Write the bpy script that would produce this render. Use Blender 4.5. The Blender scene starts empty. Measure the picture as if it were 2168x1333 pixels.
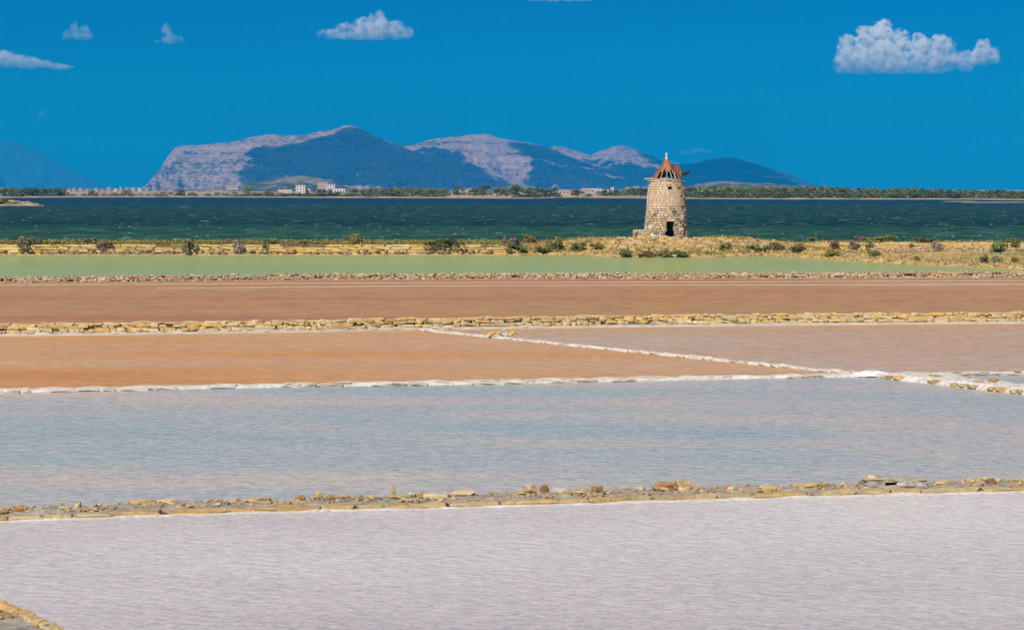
import bpy, bmesh, math, random
import numpy as np
from mathutils import Vector, Matrix, noise
from mathutils.bvhtree import BVHTree

R = math.radians
rnd = random.Random(11)
scn = bpy.context.scene
COL = scn.collection

# ------------------------------------------------------------------ camera
F, CX, CY, HZ, H = 4250.0, 1084.0, 666.5, 400.0, 8.2   # focal length and centre in photo pixels, horizon row, eye height (m)
PITCH = math.atan((CY - HZ) / F)
cd = bpy.data.cameras.new('camera')
cam = bpy.data.objects.new('camera', cd)
COL.objects.link(cam)
cam.location = (0, 0, H)
cam.rotation_euler = (math.pi / 2 - PITCH, 0, 0)
cd.sensor_width = 36.0
cd.lens = F / 2168.0 * 36.0
cd.clip_start = 0.5
cd.clip_end = 90000
scn.camera = cam

# ------------------------------------------------------------------ sky, sun, exposure
SUN_EL, SUN_AZ = R(46), R(207)          # azimuth clockwise from +Y (the view direction): behind the camera, a little left
SUN = Vector((math.sin(SUN_AZ) * math.cos(SUN_EL), math.cos(SUN_AZ) * math.cos(SUN_EL), math.sin(SUN_EL)))
w = bpy.data.worlds.new('World')
scn.world = w
w.use_nodes = True
nt = w.node_tree
bg = nt.nodes['Background']
sky = nt.nodes.new('ShaderNodeTexSky')
sky.sky_type = 'NISHITA'
sky.sun_disc = False
sky.sun_elevation = SUN_EL
sky.sun_rotation = SUN_AZ
sky.altitude = 0
sky.air_density = 1.0
sky.dust_density = 0.0
sky.ozone_density = 4.0
hs = nt.nodes.new('ShaderNodeHueSaturation')      # polarised, deeply saturated sky of the photograph, the same in every direction
hs.inputs['Saturation'].default_value = 1.2
hs.inputs['Hue'].default_value = 0.5
nt.links.new(sky.outputs[0], hs.inputs['Color'])
tint = nt.nodes.new('ShaderNodeMix')               # one filter colour for the whole sky
tint.data_type = 'RGBA'
tint.blend_type = 'MULTIPLY'
tint.inputs[0].default_value = 1.0
tint.inputs[7].default_value = (0.004, 0.46, 0.90, 1)
nt.links.new(hs.outputs[0], tint.inputs[6])
nt.links.new(tint.outputs[2], bg.inputs[0])
bg.inputs[1].default_value = 0.063
sd = bpy.data.lights.new('sun', 'SUN')
sd.energy = 5.0
sd.angle = R(0.53)
sd.color = (1.0, 0.95, 0.87)
sun = bpy.data.objects.new('sun', sd)
COL.objects.link(sun)
sun.location = (0, -50, 80)
sun.rotation_euler = (-SUN).to_track_quat('-Z', 'Y').to_euler()
scn.view_settings.view_transform = 'Standard'
scn.view_settings.look = 'None'
scn.view_settings.exposure = 0.0
scn.view_settings.gamma = 1.0
scn.view_settings.use_curve_mapping = False
cy = scn.cycles
cy.use_denoising = True
cy.max_bounces = 10
cy.diffuse_bounces = 2
cy.glossy_bounces = 2
cy.transmission_bounces = 2
cy.volume_bounces = 8
cy.transparent_max_bounces = 16
cy.volume_step_rate = 0.2
cy.volume_max_steps = 256
cy.use_adaptive_sampling = True
cy.adaptive_threshold = 0.01

# ------------------------------------------------------------------ helpers
FW = Vector((0, math.cos(PITCH), -math.sin(PITCH)))
UP = Vector((0, math.sin(PITCH), math.cos(PITCH)))


def ray(px, py):
    return FW + Vector(((px - CX) / F, 0, 0)) - UP * ((py - CY) / F)


def G(px, py, z=0.0):
    """world point at height z seen at a photo pixel"""
    d = ray(px, py)
    t = (z - H) / d.z
    return Vector((0, 0, H)) + d * t


def V(px, py, d):
    """world point at distance d along the view axis seen at a photo pixel"""
    r = ray(px, py)
    return Vector((0, 0, H)) + r * (d / r.y)


def tag(o, label=None, cat=None, group=None, kind=None):
    if label: o['label'] = label
    if cat: o['category'] = cat
    if group: o['group'] = group
    if kind: o['kind'] = kind
    return o


def empty(name, loc):
    o = bpy.data.objects.new(name, None)
    COL.objects.link(o)
    o.location = loc
    o.empty_display_size = 0.2
    return o


def link(name, me, parent=None, loc=(0, 0, 0), rot=(0, 0, 0), sc=(1, 1, 1)):
    o = bpy.data.objects.new(name, me)
    COL.objects.link(o)
    o.parent = parent
    o.location = loc
    o.rotation_euler = rot
    o.scale = sc
    return o


def mk(name, verts, faces, mat, smooth=False):
    me = bpy.data.meshes.new(name)
    me.from_pydata([tuple(v) for v in verts], [], faces)
    if mat: me.materials.append(mat)
    if smooth:
        me.polygons.foreach_set('use_smooth', [True] * len(me.polygons))
    me.update()
    return me


class MB:
    """gathers shapes into one mesh"""
    def __init__(self): self.v, self.f = [], []

    def add(self, vs, fs):
        b = len(self.v)
        self.v += [tuple(v) for v in vs]
        self.f += [tuple(i + b for i in q) for q in fs]

    def box(self, c, s, rz=0.0, jit=0.0):
        vs = []
        for x in (-.5, .5):
            for y in (-.5, .5):
                for z in (-.5, .5):
                    p = Vector((x * s[0], y * s[1], z * s[2]))
                    if jit: p += Vector((rnd.uniform(-jit, jit), rnd.uniform(-jit, jit), rnd.uniform(-jit, jit)))
                    p = Matrix.Rotation(rz, 3, 'Z') @ p
                    vs.append(p + Vector(c))
        self.add(vs, [(0, 1, 3, 2), (4, 6, 7, 5), (0, 4, 5, 1), (2, 3, 7, 6), (0, 2, 6, 4), (1, 5, 7, 3)])

    def tube(self, pts, radii, n=6):
        rings = []
        for i, p in enumerate(pts):
            a = Vector(pts[min(i + 1, len(pts) - 1)]) - Vector(pts[max(i - 1, 0)])
            q = a.to_track_quat('Z', 'Y')
            rings.append([Vector(p) + q @ Vector((math.cos(2 * math.pi * k / n) * radii[i], math.sin(2 * math.pi * k / n) * radii[i], 0)) for k in range(n)])
        vs = [v for r in rings for v in r]
        fs = []
        for i in range(len(pts) - 1):
            for k in range(n):
                fs.append((i * n + k, i * n + (k + 1) % n, (i + 1) * n + (k + 1) % n, (i + 1) * n + k))
        fs.append(tuple(range(n))[::-1])
        fs.append(tuple((len(pts) - 1) * n + k for k in range(n)))
        self.add(vs, fs)

    def mesh(self, name, mat, smooth=False): return mk(name, self.v, self.f, mat, smooth)

    def obj(self, name, mat, parent=None, smooth=False, loc=(0, 0, 0)): return link(name, self.mesh(name, mat, smooth), parent, loc)


def lerp_poly(P, x):
    xs = [p[0] for p in P]
    ys = [p[1] for p in P]
    return float(np.interp(x, xs, ys))


def sm(t):
    t = max(0.0, min(1.0, t))
    return t * t * (3 - 2 * t)


# ------------------------------------------------------------------ materials
class N:
    def __init__(self, name):
        self.m = bpy.data.materials.new(name)
        self.m.use_nodes = True
        self.t = self.m.node_tree
        self.b = self.t.nodes['Principled BSDF']
        self.out = self.t.nodes['Material Output']

    def n(self, typ, **kw):
        x = self.t.nodes.new(typ)
        for k, v in kw.items():
            if k in x.inputs.keys():
                x.inputs[k].default_value = v
            else:
                setattr(x, k, v)
        return x

    def l(self, a, b): self.t.links.new(a, b)

    def pos(self, scale=(1, 1, 1), rz=0.0):
        g = self.n('ShaderNodeNewGeometry')
        mp = self.n('ShaderNodeMapping')
        mp.inputs['Scale'].default_value = scale
        if rz:
            r_ = self.n('ShaderNodeVectorRotate', rotation_type='Z_AXIS')
            r_.inputs['Angle'].default_value = rz
            self.l(g.outputs['Position'], r_.inputs['Vector'])
            self.l(r_.outputs[0], mp.inputs['Vector'])
        else:
            self.l(g.outputs['Position'], mp.inputs['Vector'])
        return mp.outputs[0]

    def noise(self, vec, scale, detail=4, rough=0.55, dist=0.0):
        x = self.n('ShaderNodeTexNoise')
        x.inputs['Scale'].default_value = scale
        x.inputs['Detail'].default_value = detail
        x.inputs['Roughness'].default_value = rough
        x.inputs['Distortion'].default_value = dist
        self.l(vec, x.inputs['Vector'])
        return x.outputs['Fac']

    def ramp(self, fac, stops, interp='LINEAR'):
        x = self.n('ShaderNodeValToRGB')
        e = x.color_ramp
        e.interpolation = interp
        while len(e.elements) < len(stops): e.elements.new(0.5)
        for el, (p, c) in zip(e.elements, stops):
            el.position = p
            el.color = (*c, 1) if len(c) == 3 else c
        self.l(fac, x.inputs['Fac'])
        return x.outputs['Color']

    def mix(self, fac, a, b, mode='MIX'):
        x = self.n('ShaderNodeMix', data_type='RGBA', blend_type=mode)
        for s, v in ((x.inputs[0], fac), (x.inputs[6], a), (x.inputs[7], b)):
            if isinstance(v, (int, float)): s.default_value = v
            elif isinstance(v, tuple): s.default_value = (*v, 1) if len(v) == 3 else v
            else: self.l(v, s)
        return x.outputs[2]

    def math(self, op, a, b=None):
        x = self.n('ShaderNodeMath', operation=op)
        for s, v in ((x.inputs[0], a), (x.inputs[1], b)):
            if v is None: continue
            if isinstance(v, (int, float)): s.default_value = v
            else: self.l(v, s)
        return x.outputs[0]

    def bump(self, h, strength, dist):
        x = self.n('ShaderNodeBump')
        x.inputs['Strength'].default_value = strength
        x.inputs['Distance'].default_value = dist
        self.l(h, x.inputs['Height'])
        self.l(x.outputs[0], self.b.inputs['Normal'])

    def skin(self, col, h, strength, dist, k, rough):
        """water: diffuse brine under a Fresnel mirror skin (k: how much of it the ripples and the polariser leave)"""
        bp = self.n('ShaderNodeBump')
        bp.inputs['Strength'].default_value = strength
        bp.inputs['Distance'].default_value = dist
        self.l(h, bp.inputs['Height'])
        df = self.n('ShaderNodeBsdfDiffuse')
        gl = self.n('ShaderNodeBsdfGlossy')
        gl.inputs['Roughness'].default_value = rough
        fr = self.n('ShaderNodeFresnel')
        fr.inputs['IOR'].default_value = 1.33
        mx = self.n('ShaderNodeMixShader')
        self.l(col, df.inputs['Color'])
        for x in (df, gl, fr): self.l(bp.outputs[0], x.inputs['Normal'])
        self.l(self.math('MULTIPLY', fr.outputs[0], k), mx.inputs[0])
        self.l(df.outputs[0], mx.inputs[1])
        self.l(gl.outputs[0], mx.inputs[2])
        self.t.nodes.remove(self.b)
        self.l(mx.outputs[0], self.out.inputs['Surface'])

    def rough(self, r, spec=0.3):
        self.b.inputs['Roughness'].default_value = r
        self.b.inputs['Specular IOR Level'].default_value = spec


def stone_mat(name, cols, grime=(0.10, 0.075, 0.045), gfac=0.5, salt=0.0, nscale=6.0, bump=0.03, rough=0.9):
    """stone: each piece picks its own colour, then grain, grime and salt bloom"""
    a = N(name)
    oi = a.n('ShaderNodeObjectInfo')
    ge = a.n('ShaderNodeNewGeometry')
    f = a.math('FRACT', a.math('ADD', oi.outputs['Random'], ge.outputs['Random Per Island']))
    n = len(cols)
    base = a.ramp(f, [(i / max(1, n - 1), c) for i, c in enumerate(cols)])
    p = a.pos()
    n1 = a.noise(p, nscale, 6, 0.65)
    n2 = a.noise(p, nscale * 0.3, 4)
    g = a.ramp(n1, [(0.42, (0, 0, 0)), (0.72, (1, 1, 1))])
    c = a.mix(a.math('MULTIPLY', g, gfac), base, grime)
    c = a.mix(0.35, c, a.ramp(n2, [(0.3, (0.55, 0.5, 0.45)), (0.7, (1.25, 1.2, 1.1))]), 'MULTIPLY')
    if salt:
        sfac = a.ramp(a.noise(p, nscale * 0.5, 5, 0.6), [(0.5 - 0.25 * salt, (0, 0, 0)), (0.62 - 0.2 * salt, (1, 1, 1))])
        c = a.mix(a.math('MULTIPLY', sfac, min(1, salt + 0.25)), c, (0.80, 0.78, 0.74))
    a.l(c, a.b.inputs['Base Color'])
    a.rough(rough, 0.2)
    a.bump(n1, 0.9, bump)
    return a.m


def plain_mat(name, cols, nscale=2.0, bump=0.02, rough=0.9, spec=0.2, stretch=(1, 1, 1), objrand=False, detail=6):
    a = N(name)
    p = a.pos(stretch)
    n1 = a.noise(p, nscale, detail, 0.6)
    n = len(cols)
    c = a.ramp(n1, [(0.28 + 0.44 * i / max(1, n - 1), k) for i, k in enumerate(cols)])
    if objrand:
        oi = a.n('ShaderNodeObjectInfo')
        v = a.math('ADD', a.math('MULTIPLY', oi.outputs['Random'], 0.6), 0.7)
        hv = a.n('ShaderNodeHueSaturation')
        hv.inputs['Hue'].default_value = 0.5
        a.l(a.math('ADD', a.math('MULTIPLY', oi.outputs['Random'], 0.05), 0.475), hv.inputs['Hue'])
        a.l(v, hv.inputs['Value'])
        a.l(c, hv.inputs['Color'])
        c = hv.outputs[0]
    a.l(c, a.b.inputs['Base Color'])
    a.rough(rough, spec)
    if bump: a.bump(a.noise(p, nscale * 3, 6, 0.65), 0.8, bump)
    return a.m


def leaf_mat(name, cols):
    a = N(name)
    ge = a.n('ShaderNodeNewGeometry')
    oi = a.n('ShaderNodeObjectInfo')
    n1 = a.noise(a.pos(), 1.6, 3)
    f = a.math('ADD', a.math('MULTIPLY', ge.outputs['Random Per Island'], 0.55), a.math('MULTIPLY', n1, 0.45))
    n = len(cols)
    c = a.ramp(f, [(0.1 + 0.75 * i / max(1, n - 1), k) for i, k in enumerate(cols)])
    hv = a.n('ShaderNodeHueSaturation')
    a.l(a.math('ADD', a.math('MULTIPLY', oi.outputs['Random'], 0.06), 0.47), hv.inputs['Hue'])
    a.l(a.math('ADD', a.math('MULTIPLY', oi.outputs['Random'], 0.5), 0.75), hv.inputs['Value'])
    a.l(c, hv.inputs['Color'])
    a.l(hv.outputs[0], a.b.inputs['Base Color'])
    a.rough(0.7, 0.25)
    return a.m


def water_mat(name, cols, ripple=(0.9, 3.6), rz=0.35, streak=(0.012, 0.12), spec=0.3, rough=0.18, bump=0.035, fine=None, pale_fleck=0.0, near_tint=None, grain=0.35):
    """shallow brine: bottom and brine colour in wind streaks under a rippled, partly mirroring skin"""
    a = N(name)
    st = a.noise(a.pos((streak[0], streak[1], 1), rz * 0.25), 1.0, 5, 0.6, 0.4)
    big = a.noise(a.pos((streak[0] * 0.45, streak[1] * 0.35, 1), -rz * 0.2), 1.0, 3, 0.5)
    f = a.math('ADD', a.math('MULTIPLY', st, 0.55), a.math('MULTIPLY', big, 0.45))
    n = len(cols)
    c = a.ramp(f, [(0.34 + 0.32 * i / max(1, n - 1), k) for i, k in enumerate(cols)])
    r1 = a.noise(a.pos((ripple[0], ripple[1], 1), rz), 1.0, 4, 0.6, 0.3)
    r2 = a.noise(a.pos((ripple[0] * 2.7, ripple[1] * 2.2, 1), rz * 0.6), 1.0, 3, 0.6)
    h = a.math('ADD', r1, a.math('MULTIPLY', r2, 0.4))
    fleck = a.math('ADD', a.math('MULTIPLY', r1, 0.5), a.math('MULTIPLY', r2, 0.5))
    c = a.mix(grain, c, a.ramp(fleck, [(0.34, (0.55, 0.55, 0.57)), (0.5, (0.98, 0.98, 0.98)), (0.66, (1.38, 1.36, 1.34))]), 'MULTIPLY')  # ripple shading put into the brine colour: pale crests, dark troughs
    if pale_fleck:
        c = a.mix(a.math('MULTIPLY', a.ramp(r2, [(0.56, (0, 0, 0)), (0.72, (1, 1, 1))]), pale_fleck), c, (0.78, 0.75, 0.73))  # pale flecks mixed in where the fine ripple noise peaks
    if near_tint:                                     # the colour gets darker towards the pan's near side
        g_ = a.n('ShaderNodeNewGeometry')
        sp = a.n('ShaderNodeSeparateXYZ')
        a.l(g_.outputs['Position'], sp.inputs[0])
        mr = a.n('ShaderNodeMapRange')
        mr.inputs['From Min'].default_value = near_tint[0]
        mr.inputs['From Max'].default_value = near_tint[1]
        a.l(sp.outputs['Y'], mr.inputs['Value'])
        c = a.mix(mr.outputs[0], c, a.mix(1.0, c, near_tint[2], 'MULTIPLY'))
    a.skin(c, h, 1.0, bump, spec, rough)
    return a.m


M = {}
M['tufo'] = stone_mat('tufo_yellow', [(0.70, 0.49, 0.16), (0.74, 0.48, 0.12), (0.68, 0.49, 0.20), (0.62, 0.44, 0.18), (0.74, 0.54, 0.22), (0.66, 0.52, 0.27)], gfac=0.25, nscale=5, bump=0.05)
M['tufo_old'] = stone_mat('tufo_weathered', [(0.70, 0.51, 0.22), (0.72, 0.48, 0.16), (0.60, 0.44, 0.22), (0.72, 0.57, 0.29), (0.64, 0.52, 0.33), (0.76, 0.56, 0.20)], gfac=0.42, nscale=4, bump=0.06)
M['rubble'] = stone_mat('rubble_stone', [(0.60, 0.43, 0.25), (0.46, 0.31, 0.17), (0.68, 0.53, 0.34), (0.54, 0.37, 0.21), (0.42, 0.31, 0.19), (0.64, 0.45, 0.23)], gfac=0.5, nscale=5, bump=0.07)
M['kerb'] = stone_mat('kerb_stone', [(0.56, 0.38, 0.17), (0.62, 0.38, 0.14), (0.52, 0.41, 0.23), (0.60, 0.46, 0.26), (0.50, 0.32, 0.13), (0.56, 0.43, 0.18)], gfac=0.45, nscale=6, bump=0.05)
M['saltstone'] = stone_mat('salt_crusted_stone', [(0.56, 0.48, 0.36), (0.60, 0.52, 0.40), (0.48, 0.38, 0.26), (0.62, 0.56, 0.47), (0.52, 0.44, 0.33)], grime=(0.26, 0.18, 0.10), gfac=0.6, salt=0.25, nscale=3, bump=0.03)
M['salt'] = plain_mat('salt_crust', [(0.44, 0.36, 0.26), (0.68, 0.62, 0.53), (0.82, 0.79, 0.74)], 5, 0.06, 0.85)
M['mortar'] = plain_mat('mud_mortar', [(0.18, 0.15, 0.10), (0.36, 0.31, 0.23), (0.50, 0.45, 0.36)], 3.5, 0.06, 0.95)
M['plinth'] = plain_mat('pale_plinth', [(0.44, 0.38, 0.28), (0.55, 0.50, 0.40), (0.60, 0.56, 0.48)], 1.2, 0.02, 0.9)
M['soil'] = plain_mat('dry_soil', [(0.26, 0.16, 0.05), (0.52, 0.34, 0.11), (0.66, 0.46, 0.17)], 0.8, 0.08, 0.95)
M['bank_stone'] = stone_mat('bank_stone', [(0.68, 0.47, 0.15), (0.32, 0.22, 0.11), (0.62, 0.47, 0.24), (0.22, 0.16, 0.09), (0.68, 0.50, 0.22), (0.42, 0.29, 0.13)], gfac=0.5, nscale=4, bump=0.05)
M['rubble_dark'] = stone_mat('dark_rubble', [(0.40, 0.30, 0.18), (0.28, 0.20, 0.12), (0.50, 0.38, 0.22), (0.22, 0.17, 0.11), (0.44, 0.33, 0.17)], gfac=0.6, nscale=5, bump=0.07)
M['core'] = plain_mat('rubble_core', [(0.14, 0.11, 0.07), (0.22, 0.17, 0.11)], 3, 0.03, 0.95)

# ------------------------------------------------------------------ ground sheet and waters
def sheet(name, pts, z, mat):
    me = mk(name, [(p[0], p[1], z) for p in pts], [tuple(range(len(pts)))], mat)
    o = link(name, me)
    if me.polygons[0].normal.z < 0: me.flip_normals()
    return o


g = sheet('ground', [(-9000, -500), (9000, -500), (9000, 24900), (-9000, 24900)], -1.6,
          plain_mat('plain_earth', [(0.22, 0.18, 0.11), (0.34, 0.28, 0.18), (0.40, 0.36, 0.26)], 0.01, 0, 0.95))
tag(g, kind='structure')

L1F = [(-500, 606), (0, 600), (220, 598), (450, 595), (700, 592.5), (1000, 592), (1500, 590.5), (2168, 588), (2700, 586)]      # rubble wall, waterline in front
L2F = [(-500, 722), (0, 712), (300, 708.5), (600, 704), (900, 698.5), (1300, 693), (1700, 688.5), (2168, 685), (2700, 681)]    # block wall
L3F = [(-500, 846), (0, 832), (300, 826), (600, 820), (1000, 814), (1300, 808), (1500, 804), (1750, 799), (1900, 798), (2168, 793), (2700, 782)]
L4 = [(886, 700), (1850, 798), (2168, 834), (2700, 894)]                                                                          # diagonal, front line
L5F = [(-500, 1124), (0, 1104), (450, 1087), (1000, 1073.5), (1500, 1058), (1850, 1048), (2168, 1041), (2700, 1029)]
BANKF = [(-500, 540.6), (0, 540.6), (600, 540.6), (1000, 540.6), (1090, 541), (1150, 540), (1230, 541), (1300, 545), (1400, 544), (1480, 545.5),
         (1560, 543), (1620, 541.5), (1700, 546), (1760, 550), (1900, 558.5), (2020, 564), (2168, 570), (2700, 586)]


def pline(P, dy=0, n=40, x0=-450, x1=2650):
    return [G(x, lerp_poly(P, x) + dy) for x in np.linspace(x0, x1, n)]


P5 = water_mat('brine_pink_grey', [(0.55, 0.49, 0.465), (0.64, 0.575, 0.54), (0.72, 0.655, 0.575)], (2.2, 4.2), 0.42, (0.05, 0.16), 0.35, 0.22, 0.032, pale_fleck=0.2, grain=0.6, near_tint=(54.0, 26.0, (0.80, 0.79, 0.80)))
P4 = water_mat('brine_blue_grey', [(0.35, 0.41, 0.395), (0.41, 0.45, 0.42), (0.47, 0.465, 0.415), (0.57, 0.48, 0.40), (0.62, 0.50, 0.375)], (1.6, 2.6), 0.3, (0.06, 0.24), 0.5, 0.25, 0.035, pale_fleck=0.2, grain=0.7)
P3 = water_mat('brine_orange_brown', [(0.52, 0.225, 0.065), (0.58, 0.29, 0.115), (0.55, 0.33, 0.18), (0.66, 0.40, 0.25)], (0.7, 1.2), 0.2, (0.02, 0.10), 0.14, 0.25, 0.02, grain=0.45)
P3B = water_mat('brine_rose_brown', [(0.50, 0.27, 0.125), (0.53, 0.32, 0.185), (0.50, 0.36, 0.26), (0.60, 0.40, 0.27)], (0.7, 1.2), 0.2, (0.02, 0.10), 0.18, 0.25, 0.02, grain=0.5)
P2 = water_mat('brine_red_brown', [(0.46, 0.14, 0.07), (0.42, 0.20, 0.095), (0.48, 0.235, 0.10), (0.43, 0.25, 0.10), (0.58, 0.31, 0.19)], (0.35, 0.6), 0.1, (0.012, 0.13), 0.14, 0.2, 0.015, grain=0.55)
P1 = water_mat('water_green', [(0.28, 0.36, 0.15), (0.32, 0.375, 0.145), (0.36, 0.385, 0.14)], (0.12, 0.3), 0.1, (0.008, 0.04), 0.22, 0.12, 0.012, grain=0.12)

front5 = pline(L5F, -6)
o = sheet('salt_pan_water', front5 + [Vector((60, -20, 0)), Vector((-60, -20, 0))], 0.0, P5)
tag(o, 'pale pink grey brine of the nearest salt pan', kind='structure')
back4 = [G(x, lerp_poly(L3F, x) - 3) for x in np.linspace(-450, 1850, 30)] + [G(x, lerp_poly(L4, x) - 5) for x in np.linspace(1900, 2650, 10)]
o = sheet('salt_pan_water', list(reversed(pline(L5F, -7))) + back4, 0.0, P4)
tag(o, 'blue grey brine between the near kerb and the white wall', kind='structure')
o = sheet('salt_pan_water', [G(x, lerp_poly(L3F, x) - 4) for x in np.linspace(1850, 2650, 12)] + [G(x, lerp_poly(L4, x) - 6) for x in np.linspace(2650, 1850, 12)], 0.0, P4)
tag(o, 'narrow grey wedge of brine beside the diagonal wall', kind='structure')
o = sheet('salt_pan_water', [G(x, lerp_poly(L3F, x) - 4) for x in np.linspace(-450, 1845, 30)] + [G(x, lerp_poly(L4, x) - 3) for x in np.linspace(1840, 890, 12)] +
          [G(x, lerp_poly(L2F, x) - 4) for x in np.linspace(880, -450, 20)], 0.0, P3)
tag(o, 'orange brown brine left of the diagonal wall', kind='structure')
o = sheet('salt_pan_water', [G(x, lerp_poly(L4, x) - 4) for x in np.linspace(890, 1845, 12)] + [G(x, lerp_poly(L3F, x) - 5) for x in np.linspace(1860, 2650, 12)] +
          [G(x, lerp_poly(L2F, x) - 4) for x in np.linspace(2650, 890, 20)], 0.0, P3B)
tag(o, 'rose brown brine right of the diagonal wall', kind='structure')
o = sheet('salt_pan_water', pline(L2F, -6) + list(reversed(pline(L1F, -3))), 0.0, P2)
tag(o, 'red brown brine between the block wall and the rubble wall', kind='structure')
o = sheet('salt_pan_water', pline(L1F, -4) + [Vector((90, 255, 0)), Vector((-90, 255, 0))], 0.0, P1)
tag(o, 'green water in front of the windmill bank', kind='structure')

# sea: real gradations of depth and weed, chop with its light and dark put into the colour
a = N('sea_water')
ge = a.n('ShaderNodeNewGeometry')
sx = a.n('ShaderNodeSeparateXYZ')
a.l(ge.outputs['Position'], sx.inputs[0])
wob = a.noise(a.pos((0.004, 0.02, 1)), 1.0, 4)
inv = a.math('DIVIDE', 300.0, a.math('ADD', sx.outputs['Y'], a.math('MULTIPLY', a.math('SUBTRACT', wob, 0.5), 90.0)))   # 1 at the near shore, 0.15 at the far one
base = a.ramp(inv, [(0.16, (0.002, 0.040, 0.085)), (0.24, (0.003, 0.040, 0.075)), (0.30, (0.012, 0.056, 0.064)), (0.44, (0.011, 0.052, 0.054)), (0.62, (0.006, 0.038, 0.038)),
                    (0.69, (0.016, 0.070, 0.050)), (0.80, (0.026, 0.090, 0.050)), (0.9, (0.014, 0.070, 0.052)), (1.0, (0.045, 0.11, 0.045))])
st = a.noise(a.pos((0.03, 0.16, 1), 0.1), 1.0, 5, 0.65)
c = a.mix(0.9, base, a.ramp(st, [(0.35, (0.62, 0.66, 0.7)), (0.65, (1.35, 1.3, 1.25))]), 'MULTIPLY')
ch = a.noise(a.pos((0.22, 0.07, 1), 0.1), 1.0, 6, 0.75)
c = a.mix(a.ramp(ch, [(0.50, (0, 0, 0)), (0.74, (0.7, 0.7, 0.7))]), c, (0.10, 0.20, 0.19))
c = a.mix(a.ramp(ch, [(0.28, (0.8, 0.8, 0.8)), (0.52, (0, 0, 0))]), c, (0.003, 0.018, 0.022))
a.skin(c, ch, 1.0, 0.5, 0.06, 0.35)
M['sea'] = a.m
o = sheet('sea_water', [(-900, 256), (900, 256), (1500, 2300), (-1500, 2300)], -0.15, M['sea'])
tag(o, kind='structure')

# ------------------------------------------------------------------ far shore land
far_mat = plain_mat('far_shore_soil', [(0.30, 0.20, 0.12), (0.46, 0.32, 0.20), (0.55, 0.42, 0.30)], 0.05, 0, 0.95)
SHORE = [(-800, 418.5), (0, 418), (130, 417), (400, 416.5), (700, 418), (900, 418.5), (1130, 419.5), (1190, 417.5), (1350, 419), (1500, 420.5), (1640, 421), (1900, 421.5), (2050, 421.5), (2168, 423), (2900, 425)]
mb = MB()
xs = np.linspace(-800, 2900, 120)
rows = []
for z, dy, extra in ((-0.3, 0.6, 0), (0.75, 0, 10), (1.2, 0, 60), (1.2, 0, 900), (1.2, 0, 3500)):
    row = []
    for x in xs:
        p = G(x, lerp_poly(SHORE, x) + dy + 0.5 * noise.noise(Vector((x * 0.03, 0, 0))), 0)
        k = (p.y + extra) / p.y
        row.append((p.x * k, p.y + extra, z + (0.5 * noise.noise(Vector((x * 0.05, extra, 3))) if extra else 0)))
    rows.append(row)
n = len(xs)
fs = [(j * n + i, j * n + i + 1, (j + 1) * n + i + 1, (j + 1) * n + i) for j in range(len(rows) - 1) for i in range(n - 1)]
mb.add([v for r_ in rows for v in r_], fs)
o = mb.obj('far_shore', far_mat)
tag(o, 'low sandy shore under the far trees', kind='structure')


# ------------------------------------------------------------------ mountains
def mountain_mat(name, rock, veg, cover, pink=(0.55, 0.38, 0.28)):
    a = N(name)
    p = a.pos((1, 0.5, 2.2))
    n1 = a.noise(p, 0.022, 10, 0.78)
    n2 = a.noise(a.pos((0.3, 0.3, 6.0)), 0.004, 6, 0.65)
    f = a.math('ADD', a.math('MULTIPLY', n1, 0.7), a.math('MULTIPLY', n2, 0.3))
    c = a.ramp(f, [(cover - 0.13, pink), (cover - 0.02, rock), (cover + 0.035, veg)])
    a.l(c, a.b.inputs['Base Color'])
    a.rough(0.95, 0.1)
    a.bump(a.noise(p, 0.012, 9, 0.72), 1.0, 60)
    return a.m


M['mrock'] = mountain_mat('mountain_limestone', (0.64, 0.39, 0.27), (0.08, 0.08, 0.06), 0.53, (0.86, 0.52, 0.36))
M['mveg'] = mountain_mat('hill_scrub', (0.44, 0.36, 0.27), (0.09, 0.10, 0.05), 0.50)
M['mfar'] = mountain_mat('haze_tinted_ridge', (0.07, 0.155, 0.15), (0.05, 0.14, 0.14), 0.40, (0.085, 0.16, 0.15))  # teal put into the rock colour so the ridge fades like haze
M['mdark'] = mountain_mat('hill_wood', (0.22, 0.20, 0.15), (0.06, 0.08, 0.05), 0.46)


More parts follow.
